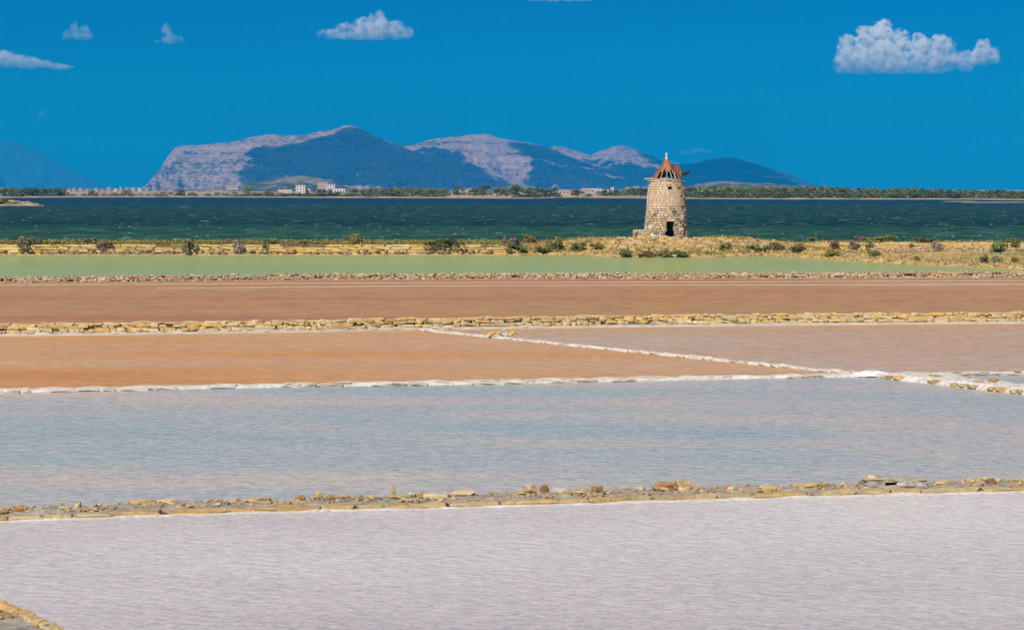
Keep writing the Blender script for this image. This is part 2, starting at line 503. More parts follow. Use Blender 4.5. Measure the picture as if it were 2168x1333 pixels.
def mountain(name, prof, dr, df, db, mat, label, rough=1.0, warp=0.0, nx=None, power=0.85):
    x0, x1 = prof[0][0], prof[-1][0]
    nx = nx or max(60, int((x1 - x0) / 3.2))
    ny = 46
    vs, fs = [], []
    nb = 8
    for j in range(ny + nb):
        if j < ny:
            v = j / (ny - 1)
            d = df + (dr - df) * v
        else:
            t = (j - ny + 1) / nb
            v = 1 - t
            d = dr + (db - dr) * t
        for i in range(nx):
            px = x0 + (x1 - x0) * i / (nx - 1)
            zr = H + (HZ - lerp_poly(prof, px)) / F * dr
            X = (px - CX) / F * dr
            jag = (noise.fractal(Vector((X * 0.004, 5.0, dr * 0.01)), 0.9, 2.2, 5)) * 7 * rough
            edge = sm((px - x0) / 40) * sm((x1 - px) / 40)
            gul = 1 - abs(noise.fractal(Vector((X * 0.0022, d * 0.0009, 1.7)), 0.8, 2.1, 5))
            k = sm(v / 0.15) * (1 - v) if j < ny else (1 - v) * v
            base = (zr + jag * edge) * (v ** power)
            z = base - (1 - gul) * 0.42 * zr * k * rough * 2.9 + noise.fractal(Vector((X * 0.008, d * 0.006, 9)), 0.9, 2.1, 5) * 9 * rough * k * 2
            xx = X + warp * (1 - v) * (1 - sm((px - x0) / 190.0)) if j < ny else X
            vs.append((xx, d, max(z, 0.2 if v > 0 else -0.5)))
    for j in range(ny + nb - 1):
        for i in range(nx - 1):
            q = j * nx + i
            fs.append((q, q + 1, q + nx + 1, q + nx))
    o = link(name, mk(name, vs, fs, mat, True))
    tag(o, label, kind='structure')
    return o, (vs, fs)


PA = [(290, 401), (312, 398), (335, 389), (348, 352), (362, 325), (375, 311.5), (420, 308), (480, 303.5), (500, 299), (535, 290), (575, 284.5), (610, 287.5), (650, 286.5), (690, 277), (704, 275.5), (720, 271),
      (730, 267), (745, 267), (765, 274), (790, 288), (830, 303), (870, 318), (950, 337), (1010, 352), (1070, 372), (1110, 388), (1150, 400)]
PB = [(800, 400), (815, 340), (830, 316), (868, 309), (900, 300), (930, 293), (960, 291), (990, 285.5), (1030, 284), (1055, 293), (1080, 297), (1120, 303), (1150, 310), (1200, 328), (1260, 347), (1330, 368), (1400, 385), (1470, 400)]
PC = [(1120, 400), (1140, 340), (1155, 316), (1170, 311), (1190, 311), (1215, 319), (1235, 326), (1250, 330), (1270, 319), (1300, 309), (1320, 308), (1340, 315), (1365, 325), (1400, 337), (1440, 348), (1480, 362), (1530, 382), (1570, 400)]
PD = [(1380, 400), (1400, 362), (1430, 348), (1470, 346), (1500, 338), (1530, 333), (1556, 334), (1600, 348), (1640, 360), (1666, 368), (1674, 374), (1684, 379), (1696, 387), (1712, 399)]
PE = [(-400, 330), (-200, 306), (0, 296), (30, 299), (70, 316), (100, 330), (140, 352), (180, 373), (230, 392), (270, 400)]
PF = [(760, 400), (790, 325), (820, 305), (850, 302), (880, 306), (920, 330), (960, 400)]
PG = [(1330, 400), (1380, 350), (1440, 322), (1475, 314), (1510, 320), (1545, 337), (1600, 372), (1640, 400)]
PH = [(470, 402), (530, 391), (570, 381), (610, 374), (640, 371), (670, 374), (700, 382), (730, 394), (750, 402)]
PI = [(1440, 402), (1475, 389), (1500, 384.5), (1530, 383), (1560, 384.5), (1590, 388), (1630, 388.5), (1660, 391), (1690, 402)]
PT = [(110, 405), (150, 400.5), (200, 399), (300, 398.5), (380, 400), (460, 402), (500, 405)]
terr = []
for args in (
    ('mountain', PA, 14500, 12300, 15800, M['mrock'], 'broad limestone mountain with a cliff at its left end', 1.0, 330),
    ('mountain', PB, 16300, 13800, 17600, M['mrock'], 'second rocky ridge right of the highest summit', 1.0, 0),
    ('mountain', PC, 17300, 14800, 18400, M['mrock'], 'pointed rocky hill behind the windmill roof', 0.8, 0),
    ('mountain', PD, 16000, 14300, 17000, M['mdark'], 'dark blue hill right of the windmill', 0.45, 0),
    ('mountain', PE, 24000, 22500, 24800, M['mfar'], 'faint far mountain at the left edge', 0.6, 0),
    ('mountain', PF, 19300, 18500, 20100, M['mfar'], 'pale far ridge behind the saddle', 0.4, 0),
    ('hill', PH, 6200, 5300, 7000, M['mveg'], 'low sunlit hill at the foot of the mountain', 0.5, 0),
    ('hill', PT, 6600, 6000, 7200, M['mveg'], 'low mauve rise under the town at the left', 0.2, 0),
    ('hill', PI, 6000, 5300, 6800, M['mveg'], 'low pale hill behind the trees right of the windmill', 0.3, 0),
):
    o, t = mountain(*args[:7], rough=args[7], warp=args[8])
    terr.append(t)
vs_all, fs_all = [], []
for v_, f_ in terr:
    b = len(vs_all)
    vs_all += v_
    fs_all += [tuple(i + b for i in q) for q in f_]
bvh = BVHTree.FromPolygons(vs_all, fs_all)

# ------------------------------------------------------------------ clouds (outside the haze box)
def cloud_mat(name, dens, scale, lo, hi, zlo=None, zhi=None, zmin=0.25):
    m = bpy.data.materials.new(name)
    m.use_nodes = True
    t = m.node_tree
    t.nodes.remove(t.nodes['Principled BSDF'])
    out = t.nodes['Material Output']
    pv = t.nodes.new('ShaderNodeVolumePrincipled')
    pv.inputs['Color'].default_value = (1, 1, 1, 1)
    pv.inputs['Anisotropy'].default_value = -0.25
    pv.inputs['Density'].default_value = dens
    t.links.new(pv.outputs[0], out.inputs['Volume'])
    if scale:
        ge = t.nodes.new('ShaderNodeNewGeometry')
        ns = t.nodes.new('ShaderNodeTexNoise')
        ns.inputs['Scale'].default_value = scale
        ns.inputs['Detail'].default_value = 4
        ns.inputs['Roughness'].default_value = 0.6
        t.links.new(ge.outputs['Position'], ns.inputs['Vector'])
        mr = t.nodes.new('ShaderNodeMapRange')
        mr.interpolation_type = 'SMOOTHSTEP'
        mr.inputs['From Min'].default_value = lo
        mr.inputs['From Max'].default_value = hi
        mr.inputs['To Max'].default_value = dens
        t.links.new(ns.outputs['Fac'], mr.inputs['Value'])
        sp = t.nodes.new('ShaderNodeSeparateXYZ')
        t.links.new(ge.outputs['Position'], sp.inputs[0])
        m2 = t.nodes.new('ShaderNodeMapRange')
        m2.inputs['From Min'].default_value = zlo
        m2.inputs['From Max'].default_value = zhi
        m2.inputs['To Min'].default_value = zmin
        m2.inputs['To Max'].default_value = 1.0
        t.links.new(sp.outputs['Z'], m2.inputs['Value'])
        mu = t.nodes.new('ShaderNodeMath')
        mu.operation = 'MULTIPLY'
        t.links.new(mr.outputs[0], mu.inputs[0])
        t.links.new(m2.outputs[0], mu.inputs[1])
        t.links.new(mu.outputs[0], pv.inputs['Density'])
    return m


def ico(c, r_, sub=2, flat=None, jit=0.0):
    bm = bmesh.new()
    bmesh.ops.create_icosphere(bm, subdivisions=sub, radius=1)
    vs = []
    for v in bm.verts:
        p = v.co.copy()
        p *= 1 + jit * noise.noise(p * 1.7 + Vector(c) * 0.013)
        p = Vector((p.x * r_[0], p.y * r_[1], p.z * r_[2])) + Vector(c)
        if flat is not None and p.z < flat: p.z = flat - (flat - p.z) * 0.08
        vs.append(p)
    fs = [tuple(v.index for v in f.verts) for f in bm.faces]
    bm.free()
    return vs, fs


def cloud(puffs, d, label, dens, lo, hi, zmin=0.25, base=None, vox=None, scale=None, name='cloud'):
    mb = MB()
    zs = []
    for (px, py, rx, rz_) in puffs:
        c = V(px, py, d)
        k = d / F
        c.y += rnd.uniform(-0.5, 0.5) * rx * k
        fl = V(px, base, d).z if base else None
        vs, fs = ico(c, (rx * k, rx * k * 1.0, rz_ * k), 2, fl, 0.25)
        zs += [v.z for v in vs]
        mb.add(vs, fs)
    m = cloud_mat('cloud_vapour', dens, scale or 0.006, lo, hi, min(zs), min(zs) + 0.6 * (max(zs) - min(zs)), zmin)
    o = mb.obj(name, m)
    md = o.modifiers.new('union', 'REMESH')
    md.mode = 'VOXEL'
    md.voxel_size = vox or 2.2 * d / F
    for sz, am in ((9, 7.0), (3.5, 4.0)):
        tx = bpy.data.textures.new('cloud_billow', 'CLOUDS')
        tx.noise_scale = sz * d / F
        tx.noise_depth = 3
        dm = o.modifiers.new('billow', 'DISPLACE')
        dm.texture = tx
        dm.texture_coords = 'GLOBAL'
        dm.strength = (am if not vox else am * 0.6) * d / F
        dm.mid_level = 0.55
    tag(o, label, 'cloud', 'clouds in the blue sky')
    return o


CD = 26000
cl = []
rr = random.Random(5)
def puff_cluster(cols_):
    out = []
    for (px, top, base, wid) in cols_:
        n_ = max(1, int((base - top - wid * 0.5) / (wid * 0.32)) + 1)
        for k in range(n_):
            t = k / max(1, n_ - 1) if n_ > 1 else 0
            r_ = wid * (0.98 - 0.46 * t)
            y = base - r_ * 0.4 - t * max(0, base - top - r_ * 1.35)
            out.append((px + rr.uniform(-1, 1) * wid * 0.12, y, r_, min(r_ * 0.85, (base - top) * 0.6)))
            for q in range(5):
                r2 = r_ * rr.uniform(0.22, 0.45)
                an = rr.uniform(-0.2, math.pi + 0.2)
                out.append((px + math.cos(an) * r_ * 0.85, max(top + r2 * 0.8, y - math.sin(an) * r_ * 0.7), r2, r2 * 0.85))
    return out


cloud(puff_cluster([(1792, 70, 154, 28), (1830, 52, 156, 34), (1868, 38, 156, 38), (1905, 58, 156, 32), (1945, 68, 152, 32), (1985, 67, 148, 34), (2010, 76, 145, 22), (2045, 105, 142, 26), (2082, 80, 130, 26), (2106, 96, 130, 14)]), CD,
      'largest white cumulus cloud with piled tops at the upper right', 0.017, 0.40, 0.64, 0.03, 157, None, 0.011)
cloud(puff_cluster([(700, 62, 84, 26), (735, 45, 83, 28), (770, 32, 82, 32), (800, 21, 82, 34), (835, 42, 80, 30), (858, 56, 78, 18)]) , CD,
      'flat bottomed white cloud at the top left of centre', 0.009, 0.40, 0.64, 0.2, 85, None, 0.011)
wedge = []
for px in range(-90, 150, 9):
    top = 104 + max(0, px) * 0.25
    wedge.append((px, 143 - (143 - top) * 0.45, 17, max(3.0, (146 - top) * 0.5)))
    wedge.append((px + rr.uniform(-4, 4), top + 8 + max(0, px) * 0.03, 9, max(2.5, 7 - px * 0.03)))
cloud(wedge, CD, 'long wedge shaped white cloud cut by the left edge', 0.0085, 0.36, 0.60, 0.2, 149, None, 0.010)
cloud(puff_cluster([(142, 60, 82, 14), (157, 40, 85, 12), (180, 50, 84, 16), (172, 66, 85, 20)]), CD, 'small ragged cloud above the wedge shaped cloud', 0.0040, 0.42, 0.60, 0.5, 86, 2.4 * CD / F, 0.009)
cloud(puff_cluster([(353, 46, 75, 13), (358, 66, 92, 18), (380, 76, 90, 12), (335, 84, 92, 9)]), CD, 'small upright cloud with a puffy head, right of the ragged one', 0.0038, 0.42, 0.60, 0.5, 94, 2.4 * CD / F, 0.009)
cloud([(82, 245, 9, 5), (91, 239, 8, 5)], CD, 'tiny lowest cloud wisp above the faint left mountain', 0.0030, 0.40, 0.62, 0.6, 252, 2.0 * CD / F, 0.009)
cloud([(1452, 322, 16, 5), (1478, 318, 18, 6), (1502, 321, 14, 5)], CD, 'faint small cloud low over the ridge right of the windmill roof', 0.0022, 0.38, 0.62, 0.6, 328, 2.0 * CD / F, 0.009)
cloud([(1130, -4, 26, 8), (1165, -6, 30, 10), (1210, -5, 34, 9), (1240, -2, 20, 6)], CD, 'cloud base just showing at the top edge of the sky', 0.0035, 0.38, 0.6, 0.5, 7)

# cloud field above the frame whose shade lies on the mountains
SHADE = [
    [(530, 396), (528, 340), (545, 322), (600, 312), (640, 300), (705, 284), (760, 280), (830, 306), (880, 322), (930, 330), (985, 350), (1055, 380), (1095, 396)],
    [(880, 316), (960, 322), (1000, 345), (1050, 376), (1000, 376)],
    [(1062, 296), (1110, 304), (1150, 312), (1240, 340), (1330, 352), (1400, 365), (1450, 396), (1118, 396), (1116, 360), (1140, 340), (1110, 318)],
    [(1345, 318), (1400, 339), (1440, 348), (1400, 352)],
    [(1390, 396), (1400, 350), (1480, 342), (1530, 332), (1600, 347), (1666, 368), (1676, 396)],
]


def inside(poly, x, y):
    c = False
    for i in range(len(poly)):
        (xa, ya), (xb, yb) = poly[i], poly[i - 1]
        if (ya > y) != (yb > y) and x < (xb - xa) * (y - ya) / (yb - ya) + xa: c = not c
    return c


shade_mat = cloud_mat('dense_cloud_vapour', 0.017, None, 0, 0)
mb = MB()
nb = 0
for poly in SHADE:
    xa, xb = min(p[0] for p in poly), max(p[0] for p in poly)
    ya, yb = min(p[1] for p in poly), max(p[1] for p in poly)
    y = ya + 1
    while y < yb:
        x = xa + rr.uniform(0, 20)
        while x < xb:
            if inside(poly, x, y):
                hit = bvh.ray_cast(Vector((0, 0, H)), ray(x, y).normalized())
                if hit[0] is not None and hit[0].y > 9000:
                    P = hit[0] + SUN * ((2500 - hit[0].z) / SUN.z)
                    s = rr.uniform(0.85, 1.2)
                    vs, fs = ico(P + Vector((0, 0, rr.uniform(-40, 40))), (105 * s, 125 * s, 85 * s), 1, None, 0.3)
                    mb.add(vs, fs)
                    nb += 1
            x += 24
        y += 5.5
o = mb.obj('cloud', shade_mat)
md = o.modifiers.new('union', 'REMESH')
md.mode = 'VOXEL'
md.voxel_size = 42
tag(o, 'cloud field above the frame shading the mountains', 'cloud', 'clouds in the blue sky')
print('shade puffs', nb)

# ------------------------------------------------------------------ haze
hm = bpy.data.materials.new('haze_air')
hm.use_nodes = True
t = hm.node_tree
t.nodes.remove(t.nodes['Principled BSDF'])
pv = t.nodes.new('ShaderNodeVolumePrincipled')
pv.inputs['Color'].default_value = (0.008, 0.42, 0.93, 1)
pv.inputs['Density'].default_value = 6.0e-5
pv.inputs['Anisotropy'].default_value = 0.0
t.links.new(pv.outputs[0], t.nodes['Material Output'].inputs['Volume'])
mb = MB()
mb.box((0, 12200, 308), (19000, 25600, 621.2))
o = mb.obj('haze', hm)
bmx = bmesh.new(); bmx.from_mesh(o.data); bmesh.ops.recalc_face_normals(bmx, faces=bmx.faces); bmx.to_mesh(o.data); bmx.free()
tag(o, kind='stuff')


# ------------------------------------------------------------------ stones
def stone_verts(seed, p=6.0, jit=0.08):
    """rounded irregular block in a unit box, 26 corners, 48 triangles"""
    r_ = random.Random(seed)
    idx, vs = {}, []
    for x in (-1, 0, 1):
        for y in (-1, 0, 1):
            for z in (-1, 0, 1):
                if (x, y, z) == (0, 0, 0): continue
                v = Vector((x, y, z))
                q = (abs(x) ** p + abs(y) ** p + abs(z) ** p) ** (1 / p)
                v = v / q * 0.5
                v += Vector((r_.uniform(-jit, jit), r_.uniform(-jit, jit), r_.uniform(-jit, jit))) * 0.5
                idx[(x, y, z)] = len(vs)
                vs.append(v)
    fs = []
    for ax in range(3):
        for s_ in (-1, 1):
            for a_ in (-1, 0):
                for b_ in (-1, 0):
                    q = []
                    for (i, j) in ((a_, b_), (a_ + 1, b_), (a_ + 1, b_ + 1), (a_, b_ + 1)):
                        c = [0, 0, 0]
                        c[ax] = s_
                        c[(ax + 1) % 3] = i
                        c[(ax + 2) % 3] = j
                        q.append(idx[tuple(c)])
                    fs.append(tuple(q if s_ > 0 else q[::-1]))
    return vs, fs


STV = {'block': [stone_verts(i, 9.0, 0.15) for i in range(8)], 'rubble': [stone_verts(50 + i, 3.0, 0.34) for i in range(8)], 'slab': [stone_verts(90 + i, 5.0, 0.26) for i in range(8)]}
STM = {}


def stone_mesh(kind, mat, i):
    k = (kind, mat.name, i)
    if k not in STM:
        STM[k] = mk('stone', STV[kind][i][0], STV[kind][i][1], mat, False)
    return STM[k]


class Path:
    """a line on the ground through world points; side() is the way away from the camera"""
    def __init__(self, pts):
        self.p = [Vector((q.x, q.y, 0)) for q in pts]
        self.s = [0]
        for a_, b_ in zip(self.p, self.p[1:]): self.s.append(self.s[-1] + (b_ - a_).length)
        self.L = self.s[-1]

    def at(self, s):
        s = max(0, min(self.L - 1e-4, s))
        i = max(0, int(np.searchsorted(self.s, s, 'right')) - 1)
        i = min(i, len(self.p) - 2)
        t = (s - self.s[i]) / max(1e-6, self.s[i + 1] - self.s[i])
        a_, b_ = self.p[i], self.p[i + 1]
        tg = (b_ - a_).normalized()
        nn = Vector((-tg.y, tg.x, 0))
        return a_ + (b_ - a_) * t, tg, nn


def sweep(path, prof, step, jit=0.0, s0=0, s1=None):
    """closed cross-section (offset, height) swept along a path"""
    s1 = path.L if s1 is None else s1
    n_ = max(2, int((s1 - s0) / step))
    m_ = len(prof)
    vs, fs = [], []
    for i in range(n_ + 1):
        p, tg, nn = path.at(s0 + (s1 - s0) * i / n_)
        for k, (o_, z) in enumerate(prof):
            j = jit * noise.noise(Vector((p.x * 0.9 + k * 7, p.y * 0.9, k * 3.1)))
            j2 = jit * noise.noise(Vector((p.x * 1.1, p.y + k * 5, 9 + k)))
            q = p + nn * (o_ + j) + Vector((0, 0, z + (j2 if z > 0.02 else 0)))
            vs.append(q)
    for i in range(n_):
        for k in range(m_):
            fs.append((i * m_ + k, (i + 1) * m_ + k, (i + 1) * m_ + (k + 1) % m_, i * m_ + (k + 1) % m_))
    fs.append(tuple(range(m_)))
    fs.append(tuple(n_ * m_ + k for k in range(m_))[::-1])
    return vs, fs


def path_x(path, s): return path.at(s)[0].x


def wall_root(name, label, path, group=None):
    p = path.at(path.L / 2)[0]
    r_ = empty(name, p)
    tag(r_, label, 'wall', group)
    return r_, p


def lay(path, root, org, pieces, kind, mat, name='stone', limit=300, kinds=None):
    """pieces: (s, offset, z, length, depth, height, yaw, tilt). The largest become parts, the rest one joined part"""
    pieces = sorted(pieces, key=lambda q: -(q[3] * q[5]))
    def inview(q):
        P = path.at(q[0])[0]
        return abs(P.x / P.y) < 1084 / F + 0.01
    vis = [q for q in pieces if inview(q)]
    rest = [q for q in pieces if not inview(q)] + vis[limit:]
    mb = MB()
    for part, qs in ((True, vis[:limit]), (False, rest)):
        for (s, o_, z, L, D, Hh, yaw, tilt) in qs:
            P, tg, nn = path.at(s)
            c = P + nn * o_ + Vector((0, 0, z))
            rz = math.atan2(tg.y, tg.x) + yaw
            i = rnd.randrange(8)
            if kinds: kind = rnd.choice(kinds)
            if part:
                link(name, stone_mesh(kind, mat, i), root, c - org, (tilt, tilt * rnd.uniform(-1, 1), rz), (L, D, Hh))
            else:
                m3 = Matrix.Rotation(rz, 3, 'Z') @ Matrix.Rotation(tilt, 3, 'X') @ Matrix.Diagonal((L, D, Hh))
                mb.add([m3 @ v + c - org for v in STV[kind][i][0]], STV[kind][i][1])
    if mb.v:
        o = mb.obj('small_stones', mat, root)
        tag(o, kind='stuff')


def solid(path, root, org, name, prof, step, jit, mat, s0=0, s1=None):
    vs, fs = sweep(path, prof, step, jit, s0, s1)
    me = mk(name, [v - org for v in vs], fs, mat)
    bm = bmesh.new(); bm.from_mesh(me); bmesh.ops.recalc_face_normals(bm, faces=bm.faces); bm.to_mesh(me); bm.free()
    return link(name, me, root)


def stuffsolid(*a_): return tag(solid(*a_), kind='stuff')


# rubble wall between the green water and the red pan
pa = Path(pline(L1F, 0, 30, -150, 2320))
rt, og = wall_root('rubble_wall', 'long low heap of brown rubble between the green water and the red brown pan', pa)
solid(pa, rt, og, 'earth_core', [(0.25, -0.5), (0.18, 0.12), (0.7, 0.32), (1.2, 0.30), (1.6, -0.5)], 0.8, 0.06, M['core'])
solid(pa, rt, og, 'mud_foot', [(-0.35, -0.4), (-0.30, 0.03), (0.3, 0.10), (0.5, -0.4)], 1.0, 0.10, M['mortar'])
pc = []
for k, (z, o_) in enumerate(((0.09, 0.05), (0.25, 0.18), (0.39, 0.42), (0.46, 0.75), (0.42, 1.1))):
    s = 0
    while s < pa.L:
        L = rnd.choice((0.22, 0.3, 0.36, 0.45, 0.55, 0.7)) * rnd.uniform(0.85, 1.15) * (1.15 if k < 3 else 0.85)
        if rnd.random() < (0.97, 0.95, 0.9, 0.75, 0.5)[k]:
            pc.append((s + L / 2, o_ + rnd.uniform(-0.09, 0.09), z + rnd.uniform(-0.06, 0.06), L, rnd.uniform(0.3, 0.5), rnd.uniform(0.16, 0.30), rnd.uniform(-0.5, 0.5), rnd.uniform(-0.45, 0.45)))
        s += L * rnd.uniform(0.9, 1.1)
lay(pa, rt, og, pc, 'rubble', M['rubble'])

# wall of yellow blocks on a pale plinth
pa = Path(pline(L2F, 0, 30, -150, 2320))
rt, og = wall_root('block_wall', 'wall of rounded yellow blocks on a pale plinth across the middle of the pans', pa)
stuffsolid(pa, rt, og, 'plinth', [(-0.05, -0.4), (0.0, 0.11), (0.5, 0.14), (1.5, 0.14), (1.6, -0.4)], 0.6, 0.05, M['plinth'])['kind'] = 'thing'
solid(pa, rt, og, 'core', [(0.62, 0.1), (0.60, 0.32), (0.80, 0.40), (1.2, 0.40), (1.35, 0.1)], 0.8, 0.04, M['core'])
pc = []
for k, (z, hh, o_) in enumerate(((0.25, 0.24, 0.56), (0.45, 0.20, 0.68), (0.60, 0.15, 0.78))):
    s = 0
    run = 0
    while s < pa.L:
        L = rnd.choice((0.25, 0.35, 0.45, 0.6, 0.75, 0.95)) * rnd.uniform(0.85, 1.15)
        if k == 2 and run <= 0 and rnd.random() < 0.45: run = -rnd.uniform(1, 3.5)
        run += L
        keep = True if k == 0 else (rnd.random() < 0.97 if k == 1 else run > 0)
        if keep:
            h2 = hh * rnd.uniform(0.65, 1.2)
            pc.append((s + L / 2, o_ + rnd.uniform(-0.12, 0.12), z - (hh - h2) / 2 + rnd.uniform(-0.03, 0.03), L * 1.06, rnd.uniform(0.4, 0.6), h2 * 1.08, rnd.uniform(-0.14, 0.14), rnd.uniform(-0.12, 0.12)))
        s += L + rnd.uniform(-0.02, 0.03)
lay(pa, rt, og, pc, 'block', M['tufo_old'], 'block', 300, ('block', 'block', 'block', 'rubble'))
pc, s = [], 0
while s < pa.L * 0.5:
    L = rnd.uniform(0.5, 1.0)
    if rnd.random() < 0.5: pc.append((s + L / 2, 0.16, 0.10, L, 0.34, 0.17, rnd.uniform(-0.03, 0.03), rnd.uniform(-0.02, 0.02)))
    s += L + rnd.uniform(0, 0.06)
lay(pa, rt, og, pc, 'slab', M['plinth'], 'foot_slab', 90)

# white salt crusted wall
pa = Path(pline(L3F, 0, 40, -150, 2320))
rt, og = wall_root('salt_wall', 'thin low wall crusted white with salt, between brown and blue grey pans', pa)
solid(pa, rt, og, 'salt_crust', [(0.0, -0.4), (0.12, 0.06), (0.30, 0.11), (0.75, 0.12), (0.9, -0.4)], 0.12, 0.07, M['salt'])
pc = []
for (z, hh, o_, pr) in ((0.045, 0.12, 0.07, 0.7), (0.105, 0.09, 0.36, 0.4)):
    s = 0
    while s < pa.L:
        L = rnd.choice((0.4, 0.6, 0.8, 1.0, 1.3)) * rnd.uniform(0.9, 1.1)
        if rnd.random() < pr:
            pc.append((s + L / 2, o_ + rnd.uniform(-0.06, 0.06), z + rnd.uniform(-0.015, 0.02), L, rnd.uniform(0.26, 0.4), hh * rnd.uniform(0.8, 1.25), rnd.uniform(-0.04, 0.04), rnd.uniform(-0.025, 0.025)))
        s += L + rnd.uniform(0, 0.08)
lay(pa, rt, og, pc, 'slab', M['saltstone'], 'slab', 130)

# diagonal wall
pa = Path([G(x, lerp_poly(L4, x)) for x in np.linspace(886, 1868, 24)])
rt, og = wall_root('diagonal_wall', 'thin white wall running diagonally from the block wall to the salt heap', pa)
solid(pa, rt, og, 'salt_crust', [(0.0, -0.4), (0.06, 0.07), (0.14, 0.10), (0.34, 0.10), (0.42, -0.4)], 0.14, 0.06, M['salt'])
pc, s = [], 0
for (z, o_, pr) in ((0.05, 0.05, 0.55), (0.10, 0.2, 0.3)):
    s = 0
    while s < pa.L:
        L = rnd.uniform(0.35, 0.8)
        if rnd.random() < pr: pc.append((s + L / 2, o_ + rnd.uniform(-0.04, 0.04), z, L, 0.24, rnd.uniform(0.10, 0.15), rnd.uniform(-0.05, 0.05), rnd.uniform(-0.03, 0.03)))
        s += L + rnd.uniform(0, 0.05)
lay(pa, rt, og, pc, 'slab', M['saltstone'], 'slab', 150)

# its wider continuation to the right
pa = Path([G(x, lerp_poly(L4, x) + 1) for x in np.linspace(1876, 2650, 16)])
rt, og = wall_root('salt_causeway', 'broad salt covered causeway leaving to the right below the thin white wall', pa)
solid(pa, rt, og, 'salt_crust', [(-0.10, -0.4), (-0.05, 0.05), (0.25, 0.22), (1.2, 0.30), (1.9, 0.16), (2.1, -0.4)], 0.13, 0.12, M['salt'])
pc = []
for (z, o_, pr, hh) in ((0.09, 0.0, 0.6, 0.15), (0.26, 0.75, 0.25, 0.12), (0.2, 1.75, 0.3, 0.12)):
    s = 0
    while s < pa.L:
        L = rnd.uniform(0.25, 0.6)
        if rnd.random() < pr: pc.append((s + L / 2, o_ + rnd.uniform(-0.06, 0.06), z, L, 0.34, hh * rnd.uniform(0.8, 1.3), rnd.uniform(-0.1, 0.1), rnd.uniform(-0.12, 0.12)))
        s += L + rnd.uniform(0, 0.06)
lay(pa, rt, og, pc, 'slab', M['kerb'], 'slab', 60)

# salt heap where the walls meet
c = G(1848, 797)
mb = MB()
vs, fs = [], []
nr, nt_ = 7, 28
for j in range(nr):
    for i in range(nt_):
        an = 2 * math.pi * i / nt_
        q = j / (nr - 1)
        rr_ = q * (1 + 0.18 * noise.noise(Vector((math.cos(an) * 1.5, math.sin(an) * 1.5, 2))))
        vs.append((rr_ * 0.95 * math.cos(an), rr_ * 0.7 * math.sin(an), -0.05 + 0.2 * (1 - q * q) + 0.05 * noise.noise(Vector((math.cos(an) * q * 3, math.sin(an) * q * 3, 5)))))
for j in range(nr - 1):
    for i in range(nt_): fs.append((j * nt_ + i, j * nt_ + (i + 1) % nt_, (j + 1) * nt_ + (i + 1) % nt_, (j + 1) * nt_ + i)[::-1])
heap = link('salt_heap', mk('salt_heap', vs, fs, plain_mat('clean_salt', [(0.80, 0.79, 0.77), (0.86, 0.85, 0.84)], 3, 0.02, 0.6)), None, c + Vector((0, 0.25, 0.1)))
tag(heap, 'bright white salt heap where the diagonal wall meets the thin white wall', 'salt heap')
wood = plain_mat('grey_wood', [(0.40, 0.32, 0.22), (0.52, 0.44, 0.32)], 8, 0.01, 0.9)
for dx, hh in ((-5, 0.42), (3, 0.36)):
    p = G(1846 + dx, 798)
    mb = MB(); mb.tube([(0, 0, 0), (0.01, 0, hh * 0.5), (0.03, 0.01, hh)], [0.014, 0.013, 0.010], 6)
    o = mb.obj('wooden_stake', wood, None, False, p + Vector((0, 0.1, 0.25)))
    tag(o, ('taller left stake stuck in the white salt heap' if dx < 0 else 'shorter right stake stuck in the white salt heap'), 'stake', 'stakes in the salt heap')

# small stone pile on the diagonal wall
c = G(1063, 716)
r_ = empty('stone_pile', c + Vector((0, 0.2, 0)))
tag(r_, 'small pile of grey and yellow stones on the diagonal white wall', 'stone pile')
for (dx, dy, z, L, Hh, m_) in ((-0.55, 0, 0.26, 0.55, 0.16, 'tufo'), (-0.1, 0.05, 0.24, 0.5, 0.3, 'rubble'), (0.15, -0.05, 0.22, 0.4, 0.28, 'saltstone'), (0.05, 0.1, 0.42, 0.35, 0.2, 'saltstone'), (0.55, 0.05, 0.28, 0.4, 0.24, 'tufo'), (0.42, 0, 0.18, 0.35, 0.2, 'tufo_old'), (-0.35, -0.1, 0.14, 0.4, 0.2, 'rubble')):
    link('stone', stone_mesh('rubble', M[m_], rnd.randrange(8)), r_, (dx, dy, z), (rnd.uniform(-.3, .3), rnd.uniform(-.3, .3), rnd.uniform(-.6, .6)), (L, 0.4, Hh))

# nearest wall: kerb of long blocks, mud walk behind it, loose stones along its far edge
pa = Path(pline(L5F, 0, 40, -120, 2290))
rt, og = wall_root('near_kerb_wall', 'nearest broad mud wall with an orange kerb of long blocks and loose stones on top', pa)
LEDGE = [(-500, 1.2), (0, 1.3), (450, 1.5), (700, 1.9), (1000, 2.0), (1500, 2.0), (2168, 2.0), (2700, 2.0)]
solid(pa, rt, og, 'mud_walk', [(0.16, -0.4), (0.18, 0.09), (0.5, 0.13), (1.0, 0.14), (1.5, 0.08), (2.1, 0.0), (2.3, -0.4)], 0.11, 0.10, M['mortar'])
solid(pa, rt, og, 'salt_rim', [(-0.22, -0.3), (-0.12, 0.008), (0.02, 0.03), (0.15, 0.03), (0.17, -0.3)], 0.15, 0.05, M['salt'])
pc, s = [], 0
while s < pa.L:
    L = rnd.choice((0.55, 0.8, 1.0, 1.2, 1.5)) * rnd.uniform(0.9, 1.1)
    pc.append((s + L / 2, 0.18 + rnd.uniform(-0.02, 0.02), 0.05 + rnd.uniform(-0.015, 0.01), L, 0.34, 0.15 * rnd.uniform(0.85, 1.08), rnd.uniform(-0.02, 0.02), rnd.uniform(-0.06, 0.05)))
    s += L + rnd.uniform(0.0, 0.04)
lay(pa, rt, og, pc, 'block', M['kerb'], 'kerb_stone', 80)
pc, s = [], 0
